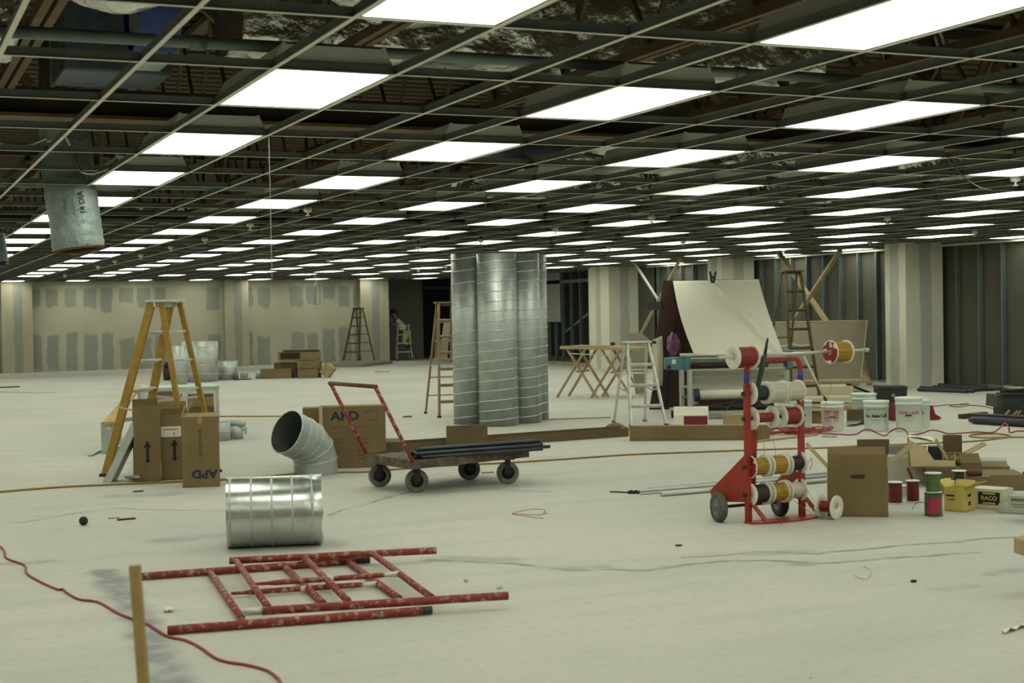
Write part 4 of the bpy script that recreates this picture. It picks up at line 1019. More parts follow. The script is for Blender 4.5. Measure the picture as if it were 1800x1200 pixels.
# ---------------------------------------------------------------- cords, hose, litter in the foreground
C1 = [(-40, 930), (0, 960), (8, 970), (12, 981), (43, 993), (47, 1007), (67, 1020), (100, 1035), (110, 1035), (120, 1043), (140, 1053), (173, 1058), (207, 1077), (233, 1087), (257, 1095), (293, 1117), (327, 1125), (353, 1138), (377, 1155), (400, 1163), (433, 1168), (467, 1177), (483, 1187), (494, 1202), (505, 1260)]
single('extension_cord', MB().tube(smooth_path([at(x, y, .007) for x, y in C1], 6), .0068, 8), REDC, 'red extension cord snaking past the wooden stake in front', 'cord')
C2 = [(-40, 868), (0, 864), (100, 856), (200, 851), (320, 846), (400, 842), (470, 837), (515, 833), (600, 829.5), (640, 829), (700, 824), (780, 818), (890, 813), (1000, 806), (1100, 799), (1200, 795), (1310, 791), (1400, 788), (1453, 786.5), (1520, 783), (1580, 781), (1622, 779), (1711, 775), (1750, 771), (1772, 768), (1774, 765), (1755, 762), (1725, 762), (1706, 764), (1708, 767), (1735, 769), (1775, 768), (1830, 769)]
single('air_hose', MB().tube(smooth_path([at(x, y, .010) for x, y in C2], 6), .0095, 8), HOSE, 'long tan hose crossing the whole floor and looping near the black boxes', 'hose')
single('air_hose', MB().tube(smooth_path([at(x, y, .010) for x, y in ((375, 731.5), (450, 731.5), (540, 731), (620, 733))], 6), .011, 8), HOSE, 'short visible length of tan hose running behind the galvanised elbow', 'hose')
C3 = [(1380, 762), (1433, 761), (1473, 763), (1493, 764), (1507, 762), (1518, 755.5), (1531, 755.5), (1544, 762), (1556, 765.5), (1564, 759), (1575, 753), (1587, 753.5), (1593, 758), (1598, 764.5), (1611, 763), (1624, 760), (1635, 756), (1649, 757), (1667, 762), (1689, 761), (1718, 759), (1744, 760), (1758, 749), (1766, 741), (1773, 748), (1775.5, 760), (1787, 757.5), (1800, 757.5), (1840, 758)]
single('extension_cord', MB().tube(smooth_path([at(x, y, .008+max(0, 763-y)*.0072) if not 1752 < x < 1775 else at(x, y+2.5, .115) for x, y in C3], 6), .0085, 8), REDC, 'wavy red extension cord running in front of the white buckets', 'cord')
b = MB(); pts = []
ccen = at(1405, 761)
for k in range(150):
    an = k*.42; rr_ = .16+.10*math.sin(k*.37); pts.append(ccen+Vector((math.cos(an)*rr_*1.9-.02, math.sin(an)*rr_, .012+.016*(k % 7)/2)))
single('coiled_cord', MB().tube(smooth_path(pts, 2), .008, 6), REDC, 'messy heap of coiled red cord behind the red wire cart', 'cord')
C4 = [(1640, 714), (1668, 711), (1690, 711), (1703, 709), (1690, 710), (1672, 712), (1672, 714), (1690, 714.5), (1705, 712), (1730, 714), (1747, 718), (1765, 719)]
single('thin_cord', MB().tube(smooth_path([at(x, y, .008) for x, y in C4], 5), .008, 6), mat('pale_red_cord', rgb(150, 100, 84), .7), 'faded thin cord looped behind the buckets near the black boxes', 'cord')
a, c_ = at(1326, 778), at(1436, 765)
single('wood_strip', MB().bar(a+Vector((0, 0, .012)), c_+Vector((0, 0, .012)), .05, .022), WOODL, 'pale narrow wood strip on the floor behind the red wire cart', 'wood strip')
single('metal_plate', MB().bar(at(1449, 766, .012), at(1467, 767, .012), .10, .022), GALVD, 'small grey metal piece on the red cord near the buckets', 'metal piece')
single('rubber_ball', MB().ball(at(147, 923)+Vector((0, 0, .034)), .034, 20), BLACKR, 'small black ball alone on the open floor', 'ball')
def litter(name, lab, m, x, y, l, w_, h_, rz, cat='scrap'):
    p = at(x, y, h_/2+.001); single(name, MB().box(p, (l, w_, h_), Matrix.Rotation(rz, 3, 'Z')), m, lab, cat)
litter('wood_splinter', 'thin orange brown splinter on the floor near the black ball', DKWOOD, 222, 912, .14, .02, .012, .1)
litter('wood_splinter', 'short grey splinter beside the orange brown one', WOODG, 200, 910, .09, .012, .008, -.1)
litter('brown_chip', 'brown chip in front of the middle tall carton', DKWOOD, 243, 863, .09, .03, .01, .1)
litter('orange_chip', 'orange paper chip on the floor under the cart', mat('orange_chip', rgb(176, 120, 60), .8), 857, 830, .12, .05, .008, .0)
litter('black_chip', 'tiny black chip on the empty floor', BLACKR, 1606, 1021, .028, .018, .012, 0)
litter('metal_clip', 'tiny grey clip near the long tube end of the upper frame', GALVD, 878, 1033, .035, .014, .01, .6)
litter('grey_nut', 'tiny grey nut on the floor above the upper frame tube end', GALVD, 819, 1020, .02, .02, .015, 0)
litter('wood_chip', 'tan wood chip at the edge of the dark floor stain', DKWOOD, 1193, 958, .04, .018, .01, -.2)
litter('brown_scrap', 'brown paper scrap on the floor before the wooden ladder', CARD, 716, 732, .12, .07, .02, .3)
litter('wood_scrap', 'flat wood scrap near the far plywood platform', WOODG, 672, 653, .4, .1, .02, .1)
litter('wood_scrap', 'thin wood scrap beside the trestle table feet', WOODG, 1020, 735, .9, .03, .015, -.2)
litter('dark_scrap', 'dark flat scrap on the floor far beyond the black ball', BLACK, 14, 680, .5, .25, .02, 0)
b = MB().grid(lambda i, j: at(288+17*i, 1073+5*j-2*i)+Vector((0, 0, .006+.012*abs(math.sin(i*7+j*4)))), 8, 4, True, th=.002)
single('paper_scrap', b, WHITEP, 'crumpled white paper scrap beside the upper scaffold frame', 'paper')
b = MB().grid(lambda i, j: at(1762+50*i, 1108-13*i+8*j*(1-i*.3))+Vector((0, 0, .004+.02*math.sin(i*9+j*2)**2*j)), 10, 4, True, th=.002)
single('paper_strip', b, WHITEP, 'torn pale paper strip below the wooden bench end', 'paper')
single('red_wire', MB().tube(smooth_path([at(x, y, .003) for x, y in ((900, 902), (920, 897), (938, 894.5), (958, 896), (955, 902), (962, 901), (955, 903), (945, 905), (900, 903), (955, 911))], 5), .002, 5), W_RED, 'thin loop of red wire on the open floor', 'wire')
single('pale_wire', MB().tube(smooth_path([at(x, y, .004) for x, y in ((1501, 1009), (1511, 1015), (1521, 1017.5), (1529, 1011), (1530, 1003), (1524, 997), (1517, 996))], 6), .003, 5), W_WHT, 'pale curled wire end on the empty floor', 'wire')

# stake close to the lens, bench end at the edge
tp = atD(237, 993, 3.55); ft_ = at(290, 1715)
single('wooden_stake', MB().bar(ft_+Vector((0, 0, .001)), tp, .023, .03, vf), WOODM, 'upright wooden stake close up in front of the red cord', 'stake', bevel=.002)
wbn = thing('work_bench', 'low wooden bench end poking in beside the torn paper strip', 'bench', at(1840, 1050))
p = atD(1792, 961, 7.75); q_ = p+vr*1.2+vf*.15
MB().bar(p, q_, .14, .085).build('bench_top', WOODG, wbn, bevel=.008)
for e in (.13, .9):
    for s in (-1, 1):
        m_ = p.lerp(q_, e)
        MB().bar(m_+Vector((0, 0, -.04)), Vector((m_.x, m_.y, 0))+vf*s*.16, .035, .07).build('leg', DKWOOD, wbn)

# ================================================================ right-hand side of the hall
Zv = Vector((0, 0, 1))
# ---------------------------------------------------------------- wallcovering rack and machine
DR = 23.0
rk = thing('display_rack', 'dark maroon board rack standing behind the hanging cream wallcovering', 'rack', at(1180, 722))
def pq(px, py, d): return atD(px, py, d)
poly = [(1165, 494), (1184, 494), (1192, 560), (1216, 722), (1141, 721), (1158, 622), (1154, 592)]
MB().prism([pq(x, y, DR) for x, y in poly], vf*.05).build('side_board', MAROON, rk)
MB().prism([pq(x, y, DR+.28) for x, y in ((1166, 493), (1338, 490), (1352, 716), (1150, 719))], vf*.04).build('shade_back_board', MAROON, rk)  # dark maroon down to the floor paints in shade under the draped sheet
MB().bar(pq(1188, 556, DR-.03), pq(1171, 716, DR-.03), .02, .02).build('edge_strip', BLACK, rk)
MB().bar(pq(1140, 538, DR+.1), pq(1164, 537, DR-.02), .05, .13).build('bracket', BLUEBL, rk)
MB().bar(pq(1334, 491, DR+.2), pq(1338, 520, DR+.2), .03, .04).build('corner_strip', CARDD, rk)
def paper_pt(i, j):
    dl = 22.92-1.75*j**1.15
    xl = 1183+38*j-5*math.sin(PI*j); xr = 1333+45*j-3*math.sin(PI*j)
    y = (494+131*j)*(1-i)+(491+130*j)*i
    p = atD(xl+(xr-xl)*i, y, dl)
    tc = .47+.47*j; p = p-vf*(.10*math.exp(-((i-tc)/.022)**2)*min(1, j*5+.2))+vf*(.05*math.exp(-((i-tc-.06)/.05)**2)*j)
    p += vf*.02*math.sin(i*5+j*2)
    return p
pp = MB().grid(paper_pt, 90, 30, True, th=.004)
single('wallcovering_sheet', pp, PAPER, 'wide creased cream wallcovering sheet draped from the rack to the machine', 'wallcovering')
cl = thing('spring_clamp', 'black spring clamp gripping the top edge of the cream wallcovering', 'clamp', pq(1253, 492, 22.85))
for s in (-1, 1): MB().bar(pq(1253+1.5*s, 497, 22.8), pq(1253+5*s, 477, 22.8+.05*s), .02, .03).build('jaw', BLACKR, cl)
MB().tube([pq(1250, 487, 22.8), pq(1256, 487, 22.8)], .02, 10).build('spring', BLACK, cl)
bgp = MB().ball(pq(1184, 607, 22.75), .16, 32, (.62, .5, 1.1), lambda d: 1+.38*noise.noise(d*2.6)+.2*noise.noise(d*6)+.1*noise.noise(d*13))
single('plastic_bag', bgp, PURPLE, 'crumpled purple plastic bag hanging inside the maroon rack', 'bag')
sh = MB().grid(lambda i, j: pq(1147+16*i+2*math.sin(j*3), 598+80*j-8*i*(1-j), 22.6-.12*math.sin(i*PI)), 8, 8, True, th=.01)
single('draped_cloth', sh, mat('off_white_cloth', rgb(200, 194, 168), .9), 'narrow off-white cloth hanging beside the low aluminium stepladder', 'cloth')
single('bulldog_clip', MB().bar(pq(1145, 601, 22.5), pq(1156, 602, 22.5), .04, .04), BLACK, 'black clip at the top of the narrow off-white cloth', 'clip')

DM = 21.1
mt = thing('wallcovering_machine', 'teal and grey wallcovering trimming machine below the cream sheet', 'machine', at(1290, 734))
def m3(px, py, d=DM): return atD(px, py, d)
MB().prism([m3(1170, 629), m3(1206, 627), m3(1206, 651), m3(1170, 649.5)], vf*.24).build('end_housing', TEAL, mt, bevel=.008)
MB().prism([m3(1204, 626, DM-.02), m3(1214, 625, DM-.02), m3(1214, 653, DM-.02), m3(1204, 652, DM-.02)], vf*.30).build('end_plate', TEAL, mt, bevel=.004)
MB().prism([m3(1181, 632, DM-.004), m3(1188, 631.6, DM-.004), m3(1188, 639, DM-.004), m3(1181, 639.4, DM-.004)], vf*.004).build('rating_plate', CREAM, mt)
MB().tube([m3(1176, 645, DM-.03), m3(1176, 645, DM+.05)], .028, 14).build('knob', BLACK, mt)
MB().prism([m3(1384, 616, DM-.05), m3(1394, 615, DM-.05), m3(1394, 646, DM-.05), m3(1384, 647, DM-.05)], vf*.3).build('end_housing', TEAL, mt, bevel=.006)
MB().tube([m3(1195, 624.5), m3(1386, 621.5)], .028, 14).build('top_roller', CONDB, mt)
MB().bar(m3(1212, 634), m3(1384, 631), .10, .06, Zv).build('carriage', mat('machine_grey', rgb(112, 122, 116), .5, .4), mt)
MB().bar(m3(1214, 629.5, DM-.06), m3(1384, 626.5, DM-.06), .02, .02).build('guide_rod', CONDB, mt)
MB().bar(m3(1214, 639, DM-.06), m3(1384, 636, DM-.06), .02, .03).build('guide_rod', BLACK, mt)
MB().bar(m3(1213, 650, DM-.04), m3(1380, 646, DM-.04), .03, .022).build('guide_rod', MACH, mt)
MB().bar(m3(1230, 641, DM-.07), m3(1258, 640, DM-.07), .03, .03).build('cutter_block', BLACK, mt)
for (x, d) in ((1198, DM+.0), (1212, DM-.1), (1222, DM+.5), (1383, DM-.1), (1376, DM+.5)):
    a = m3(x, 650, d); f0 = m3(x, 732, d); MB().bar(a, Vector((a.x, a.y, .06)), .055, .055).build('leg', MACH, mt)
for (y_) in (679, 697): MB().bar(m3(1198, y_, DM), m3(1213, y_+1, DM-.1), .03, .03).build('leg_rail', TEAL if y_ > 690 else MACH, mt)
MB().grid(lambda i, j: m3(1216+164*i, (651-3*i)+(34+2*i)*j, DM+.03+.10*math.sin(j*PI)), 12, 10, True, th=.004).build('paper_web', PAPER, mt)
MB().bar(m3(1216, 664, DM-.02), m3(1380, 661, DM-.02), .015, .045).build('cross_bar', mat('mid_grey_bar', rgb(130, 132, 118), .6), mt)  # plain mid-grey bar across the paper web
MB().tube([m3(1227, 694), m3(1372, 691)], .07, 20).build('paper_roll', WHITEP, mt)
MB().tube([m3(1220, 694.3), m3(1228, 694)], .095, 20).build('roll_cap', mat('dark_blue_plastic', rgb(36, 56, 84), .5), mt)
for z, d in ((.13, DM-.1), (.13, DM+.5)): MB().bar(atD(1196, 660, d)*Vector((1, 1, 0)).length*0+Vector((m3(1196, 660, d).x, m3(1196, 660, d).y, z)), Vector((m3(1384, 660, d).x, m3(1384, 660, d).y, z)), .06, .05).build('base_rail', BLUEBL, mt)
for x, d in ((1182, DM+.05), (1383, DM-.08), (1378, DM+.45), (1225, DM+.45)):
    p = m3(x, 700, d); p.z = .055
    MB().tube([p-vr*.018, p+vr*.018], .055, 16).build('caster', BLACKR, mt)
p = m3(1182, 700, DM+.05); q_ = m3(1212, 700, DM-.1); MB().bar(Vector((p.x-.05, p.y, .13)), Vector((q_.x, q_.y, .13)), .05, .04).build('base_rail', MACH, mt)
b = MB()
for k in range(7):
    p = at(1230+k*17, 737-2*(k % 3)); b.bar(p+Vector((0, 0, .19)), p+vr*.32+Vector((0, 0, .20+.01*k)), .06, .02)
b2 = at(1235, 738)+Vector((0, 0, .165)); b.box(tuple(at(1290, 735)+Vector((0, 0, .168))), (1.1, .3, .015), Matrix.Rotation(face_rot(1290), 3, 'Z'))
b.build('lower_shelf', BLACK, mt)
# white and maroon caddy box
cx = thing('caddy_box', 'white slope-topped box with a dark maroon front before the machine', 'box', at(1215, 749), face_rot(1215))
b = MB(); wv, hv_ = .46, .25
b.prism([(-wv/2, 0, 0), (-wv/2, .32, 0), (-wv/2, .32, .20), (-wv/2, .20, hv_), (-wv/2, .05, hv_), (-wv/2, 0, .15)], (wv, 0, 0)); b.build('box_body', WHITEP, cx, True, bevel=.004)
MB().box((.06, -.004, .07), (.31, .01, .13)).build('front_panel', MAROONB, cx, True)
MB().box((-.0, .12, hv_+.006), (.1, .03, .012)).build('handle', MACH, cx, True)

# ---------------------------------------------------------------- trestle table
tt = thing('trestle_table', 'plank table on crossed wooden legs beside the first right-hand pillar'.replace('right-hand ', 'taped '), 'table', at(1060, 694))
dT = 26.6
a, c_ = atD(997, 607.5, dT+.2), atD(1148, 610, dT-.6)
d_ = (c_-a).normalized(); sd = Vector((-d_.y, d_.x, 0)).normalized()
MB().slab([a-sd*.3, c_-sd*.3, c_+sd*.3, a+sd*.3], -.05).build('table_top', WOODL, tt)
MB().slab([a-sd*.28+Zv*.012+d_*.15, a+d_*.8-sd*.28+Zv*.012, a+d_*.8+sd*.25+Zv*.012, a+d_*.15+sd*.25+Zv*.012], -.012).build('loose_board', CARDL, tt)
for e in (.30, .98):
    for s in (-1, 1):
        for k in (-1, 1):
            m_ = a+d_*e+sd*s*.24
            MB().bar(m_-Zv*.05-d_*k*.18, Vector((m_.x, m_.y, .0))+d_*k*.40, .03, .055, d_.cross(Zv)).build('leg', WOODL, tt)
    m_ = a+d_*e; MB().bar(m_-sd*.24+Zv*(-.45), m_+sd*.24+Zv*(-.45), .04, .03).build('stretcher', WOODL, tt)
MB().bar(atD(999, 621, dT-.3), atD(1078, 625, dT-.6), .03, .02).build('cross_rail', MACH, tt)
single('putty_knife', MB().box(tuple(atD(1077, 606, dT-.3)+Zv*.02), (.07, .05, .05)), BLACK, 'small dark tool lying on the trestle table', 'tool')
lbq = MB().slab([atD(1104, 585, 27.2), atD(1126, 584, 27.2), atD(1142, 598, 27.2), atD(1130, 690, 26.9), atD(1116, 690, 26.9)], .02) if False else MB().prism([atD(1103, 585, 27.4), atD(1128, 585, 27.4), atD(1142, 597, 27.4), atD(1134, 698, 27.4), atD(1118, 698, 27.4), atD(1108, 620, 27.4)], vf*.02)
single('drywall_offcut', lbq, DRYG, 'grey odd-shaped drywall offcut standing behind the low aluminium stepladder', 'drywall')

# diagonal braces
def brace(lab, p0, p1, X0, X1, wd_, m, th=.05):
    a, c_ = atX(*p0, X0), atX(*p1, X1)
    if 'thin' not in lab: c_ = a+(c_-a)*((a.z-.03)/(a.z-c_.z))
    else: c_ = a+(c_-a)*1.0
    single('diagonal_brace', MB().bar(a, c_, wd_, th, (1, 0, 0)), m, lab, 'brace')
brace('thin pale brace falling from the ceiling to the crossing behind the maroon rack', (1113, 458), (1160, 532), 16.93, 16.93, .04, MACH)
brace('wide pale brace rising past the maroon rack to the ceiling', (1197, 452), (1116, 606), 16.9, 16.9, .05, WOODG)
brace('wooden brace crossing downward behind the tall dark wooden stepladder', (1366, 440), (1462, 578), 17.9, 17.9, .05, WOODL, .11)
brace('wooden brace rising to the ceiling from behind the drywall sheet', (1477, 440), (1388, 575), 17.7, 17.7, .05, WOODG, .10)

# drywall sheet and scrap stacks
BLp, BRp = at(1350, 688), at(1512, 678); zt = EYE
TL, TR = atD(1356, 566, depth_of(BLp)+.25), atD(1524, 563, depth_of(BRp)+.25)
sheet = thing('drywall_sheet', 'big grey drywall sheet leaning upright before the stud wall', 'drywall', (BLp+BRp)/2)
MB().slab([BLp, BRp, TR, TL], -.016).build('board', mat('sheet_grey', rgb(158, 150, 128), .9, var=.04, scale=2), sheet)
for a, c_ in ((TR, BRp), (TL, TR)): MB().bar(a, c_, .02, .02, vf).build('paper_edge', DRYW, sheet)
single('wood_prop', MB().bar(at(1529, 674, .0)+Zv*.02, TR.lerp(BRp, .55)+vf*.06, .09, .04), WOODG, 'short wooden prop behind the leaning drywall sheet edge', 'prop')
single('drywall_offcut', MB().slab([atD(1357, 570, 25.9), atD(1385, 570, 25.9), at(1381, 700), at(1345, 700)], .015), DRYG, 'pale board seen between the legs of the tall dark wooden stepladder', 'drywall')
OFF = [(1352, 1500, 697, .16, 'DRYW', 'thick stack of white drywall strips under the leaning sheet', 0), (1368, 1522, 692, .05, 'WOODG', 'upper grey board on the drywall strip stack', .165),
       (1385, 1530, 714, .05, 'DRYW', 'white drywall strip on the floor before the stack', 0), (1400, 1496, 724, .07, 'CARDL', 'pale panel stack behind the bucket with the pole', 0), (1408, 1490, 716, .06, 'DRYW', 'loose white strip on the pale panel stack', .075)]
for x0, x1, y_, h_, m_, lab, zb in OFF:
    p, q_ = at(x0, y_), at(x1, y_-3)
    single('drywall_strip', MB().bar(p+Zv*(zb+h_/2)+vf*.35, q_+Zv*(zb+h_/2)+vf*.35, .6, h_), globals()[m_], lab, 'drywall', 'drywall strips', bevel=.006)
b = MB().slab([atD(1489, 674, 25.9), at(1535, 691.5), at(1520, 689), atD(1487, 677, 26.3)], .012)
single('drywall_offcut', b, BLACK, 'dark tilted panel lying on the end of the drywall strip stack', 'drywall')
MBk = MB().bar(at(1350, 700)+Zv*.012, at(1420, 699)+Zv*.012, .3, .02); single('black_board', MBk, BLACK, 'dark thin board on the floor before the drywall strips', 'board')

# ---------------------------------------------------------------- buckets
def bucket(lab, px, yb, yt, lid=True, txt=None, ink=INKG, size=.05, tz=.62, ang=0.0, lines=3, handle=True, extra=None, wpx=44, border=False):
    p = at(px, yb); r_ = wpx/2*depth_of(p)/FPX*.985; h = (yb-yt)*depth_of(p)/FPX*.985; p = p+vf*r_; p.z = 0
    t = thing('plastic_bucket', lab, 'bucket', p, face_rot(px)+ang, 'white plastic buckets')
    r0 = r_*.90
    MB().lathe([(.001, .0), (r0, 0), (r0+.004, .01), (r_*.97, h*.80), (r_, h*.80), (r_, h*.82), (r_*.975, h*.83), (r_*.98, h*.90), (r_*1.01, h*.905), (r_*1.01, h*.98), (r_*.96, h*.98), (r0*.95, .02), (.001, .02)], None, 40).build('pail', BUCKET, t, True)
    if lid: MB().lathe([(.001, h*.975), (r_*.85, h*.975), (r_*.87, h), (r_*1.03, h), (r_*1.03, h*.93), (r_*1.015, h*.93)], None, 40).build('lid', BUCKET, t, True)
    def wrap(mb, x, z): q = r0+(r_*.97-r0)*(z/(h*.8))+.0022; return Vector((q*math.sin(x/q), -q*math.cos(x/q), z))
    if txt:
        tmp = MB(); lettering(tmp, txt, size, Matrix.Identity(4), bold=.002)
        b = MB(); b.add([wrap(b, v.x, h*tz+v.y) for v in tmp.v], tmp.f); b.build('printed_name', ink, t, True)
    b = MB()
    for k in range(lines):
        z = h*(tz-.14-.08*k); w_ = r_*(.45-.1*(k % 2)); b.grid(lambda i, j: wrap(b, (-1+2*i)*w_, z+.006*j), 6, 1)
    if border:
        for z in (h*.13, h*.72): b.grid(lambda i, j: wrap(b, (-1+2*i)*r_*.75, z+.005*j), 8, 1)
        for s in (-1, 1): b.grid(lambda i, j: wrap(b, s*r_*.75+.005*i, h*.13+h*.59*j), 1, 2)
    if extra == 'columns':
        for s in (-.55, .35):
            for k in range(9): b.grid(lambda i, j: wrap(b, (s-.26+.5*i)*r_, h*(.13+.065*k+.03*j)), 4, 1)
    b.build('fine_print', ink, t, True)
    if handle:
        MB().tube([wrap(b, -.04, h*.48)+Vector((0, -.014, 0)), wrap(b, .04, h*.48)+Vector((0, -.014, 0))], .009, 8).build('handle_grip', BLACK, t, True)
        MB().tube(smooth_path([Vector((-r_, -.0, h*.80)), Vector((-r_*.85, -r_*.6, h*.62)), wrap(b, -.04, h*.48)+Vector((0, -.012, 0)), wrap(b, .04, h*.48)+Vector((0, -.012, 0)), Vector((r_*.85, -r_*.6, h*.62)), Vector((r_, 0, h*.8))], 5), .002, 5).build('wire_bail', CONDUIT, t, True)
    return t
bucket('white bucket with red columns of print and a pole leaning in it', 1468, 758, 705, lid=False, txt='VINYL LUX', ink=INKR, size=.032, tz=.66, lines=0, extra='columns', wpx=41)
bucket('lidded white bucket with green ALL RANGER lettering', 1546, 758, 704, txt='ALL RANGER', ink=INKG, size=.052, tz=.50, border=True, wpx=45)
bucket('lidded white bucket with red VINYL - LUX lettering', 1604, 759, 698, txt='VINYL - LUX', ink=INKR, size=.050, tz=.55, wpx=48)
bucket('white bucket with green WALL lettering behind the red lettered bucket', 1623, 752, 702, txt='WALL', ink=INKG, size=.055, tz=.55, ang=-.25, wpx=34, handle=False)
bucket('white bucket standing behind the green ALL RANGER bucket', 1524, 742, 691, ink=INKG, txt=None, wpx=44, handle=False, lines=2)
bucket('white bucket beside the red wire cart post', 1413, 754, 703, ink=INKR, txt=None, wpx=38, handle=False, lines=2)
bucket('white bucket half hidden behind spools of the red wire cart', 1382, 750, 703, ink=INKR, txt=None, wpx=36, handle=False, lines=1)
pb_ = at(1468, 742); p0, p1 = atD(1456, 712, 18.85), atD(1413, 626, 19.1)
pl_ = thing('pole', 'long metal pole with a black end leaning in the red-printed bucket', 'pole', Vector((p0.x, p0.y, .1)))
MB().tube([p0.lerp(p1, .1), p1], .014, 10).build('shaft', MACH, pl_)
MB().tube([p0+(p0-p1).normalized()*.28, p0.lerp(p1, .16)], .019, 10).build('grip', BLACKR, pl_)
cpx('small_carton', 'small open brown carton beside the red-printed bucket', 1425, 1446, 744, yt=718, d=.2, flaps=(('l', .1, 40), ('f', .06, 120)))
cpx('small_carton', 'small brown carton between the two front lettered buckets', 1489, 1519, 746, yt=720, d=.2, m=CARDD, closed=True)
single('trowel', MB().prism([at(1487, 748)+Zv*.03, at(1518, 742)+Zv*.05, at(1519, 745)+Zv*.05, at(1508, 748.5)+Zv*.03, at(1488, 750)+Zv*.03], (0, 0, .03)), CONDUIT, 'curved steel trowel blade in front of the small brown carton', 'tool')

# black toolbox on a dark red stand
st = thing('stand', 'dark red stand with a sloping foot under the black toolbox', 'stand', at(1608, 745))
Ds = 19.9
MB().prism([atD(x, y, Ds) for x, y in ((1566, 704), (1580, 704), (1582, 744), (1568, 744))], vf*.35).build('upright', MAROONB, st)
MB().prism([atD(x, y, Ds) for x, y in ((1580, 722), (1640, 722), (1640, 728), (1580, 728))], vf*.3).build('shelf', MAROONB, st)
MB().prism([atD(x, y, Ds) for x, y in ((1632, 712), (1640, 713), (1644, 727), (1654, 733), (1654, 736), (1632, 744))], vf*.3).build('foot', MAROONB, st)
tb = thing('toolbox', 'black metal toolbox with two white slanted marks above the buckets', 'toolbox', atD(1570, 705, Ds-.02))
MB().prism([atD(x, y, Ds-.02) for x, y in ((1545, 683), (1595, 683), (1594, 705), (1546, 705))], vf*.3).build('box_body', BLACK, tb, bevel=.006)
MB().prism([atD(x, y, Ds-.03) for x, y in ((1544.5, 678), (1595.5, 678), (1595, 683.5), (1545, 683.5))], vf*.32).build('lid', BLUEBL, tb, bevel=.006)
b = MB()
for x in (1567, 1570.5): b.prism([atD(x, 697, Ds-.022), atD(x+1, 697, Ds-.022), atD(x+2.4, 692, Ds-.022), atD(x+1.4, 692, Ds-.022)], -vf*.002)
b.prism([atD(1568, 694.8, Ds-.022), atD(1572, 694.8, Ds-.022), atD(1572, 694.2, Ds-.022), atD(1568, 694.2, Ds-.022)], -vf*.002)
b.build('slanted_mark', WHITEP, tb)

# black steel boxes, rail and floor piles at the edge
single('steel_rail', MB().tube([at(1706, 744)+Zv*.05, at(1715, 745)+Zv*.05, at(1840, 753)+Zv*.05], [.035, .05, .05], 12).bar(at(1712, 741)+Zv*.09, at(1840, 748)+Zv*.09, .2, .04), BLUEBL, 'long dark steel rail lying before the stacked black boxes', 'rail')
single('wood_block', MB().bar(at(1688, 736)+Zv*.03, at(1733, 734)+Zv*.05, .10, .06), DKWOOD, 'dark brown wood piece on the floor before the stacked black boxes', 'wood')
single('black_box', MB().prism([at(1763, 738), at(1835, 741), at(1835, 741)+Zv*.2, at(1763, 738)+Zv*.2], vf*.4), BLACK, 'lower black steel box at the picture edge', 'box', bevel=.006)
z2 = at(1763, 738).z+.2
D9 = depth_of(at(1763, 738))
ub = MB().prism([atD(1751, 716, D9), atD(1840, 717, D9), atD(1840, 694, D9), atD(1753, 694, D9)], vf*.45)
single('black_box', ub, mat('dark_olive_steel', rgb(50, 56, 48), .5, var=.2), 'upper dark olive steel box overhanging the lower black box', 'box', bevel=.006)
b = MB()
for k in range(5):
    p = atD(1760+k*11, 688, D9+.15); b.bar(p, p+vr*.35+vf*.1+Zv*.02*(k % 2), .06, .035+.012*(k % 3))
b.bar(atD(1757, 692.5, D9+.1), atD(1835, 692.5, D9+.1), .3, .03)
single('steel_parts', b, BLACKR, 'black steel parts heaped on the upper dark olive box', 'metal parts')
for k, (x0, y0, x1, y1, m_) in enumerate(((1768, 735, 1776, 728, 'WOODL'), (1782, 737, 1788, 728, 'WOODL'), (1788, 738, 1798, 726, 'CARDL'))):
    single('wood_scrap', MB().bar(at(x0, 741+(x0-1712)*.0547)+Zv*.118, at(x0, 741+(x0-1712)*.0547)+vr*.05+Zv*.17, .03, .015), globals()[m_], ('pale wood bit on the dark rail near its bend', 'second pale wood bit on the dark rail', 'yellowish cardboard bit on the dark rail by the edge')[k], 'scrap')
PI_ = [(1614, 688, 1700, 693), (1618, 684, 1712, 691), (1640, 683, 1760, 688), (1690, 690, 1755, 686), (1722, 681, 1800, 688), (1650, 679, 1735, 683)]
for k, (x0, y0, x1, y1) in enumerate(PI_):
    single('black_pipe', MB().tube([at(x0, y0)+Zv*.035, at(x1, y1)+Zv*(.035 if k % 2 else .05)], .03, 8), BLUEBL if k != 4 else GALVD, 'dark pipe in the loose floor pile along the stud wall', 'pipe', 'dark pipes along the stud wall')
single('cardboard_sheet', MB().slab([at(1652, 683)+Zv*.02, at(1742, 687)+Zv*.02, at(1738, 681)+Zv*.03, at(1650, 679)+Zv*.03], .02), DKWOOD, 'brown cardboard sheet lying under the dark pipes by the stud wall', 'cardboard')
a = at(1768, 684); single('rubble', MB().ball(a+Zv*.02, .28, 18, (1.8, .6, .22), lambda d: 1+.35*noise.noise(d*4)), mat('dusty_rubble', rgb(110, 104, 76), .95, var=.25), 'low heap of dusty rubble by the stud wall', 'rubble')
# leaning white boards in the far opening
single('drywall_offcut', MB().slab([atD(770, 633, 47.5), atD(786, 633, 47.5), atD(792, 568, 48.2), atD(780, 568, 48.2)], .02), DRYW, 'white board leaning in the far dark opening, seen through the wooden ladder', 'drywall')
single('drywall_offcut', MB().slab([atD(763, 632, 47.0), atD(771, 632, 47.0), atD(773, 560, 47.6), atD(766, 560, 47.6)], .02), DRYG, 'grey narrow board leaning in the far dark opening', 'drywall')
single('door_post', MB().prism([atD(791, 640, 46.5), atD(800, 640, 46.5), atD(800, 472, 46.5), atD(791, 472, 46.5)], vf*.1), DRYG, 'grey post of the far dark opening beside the upright ducts', 'post')

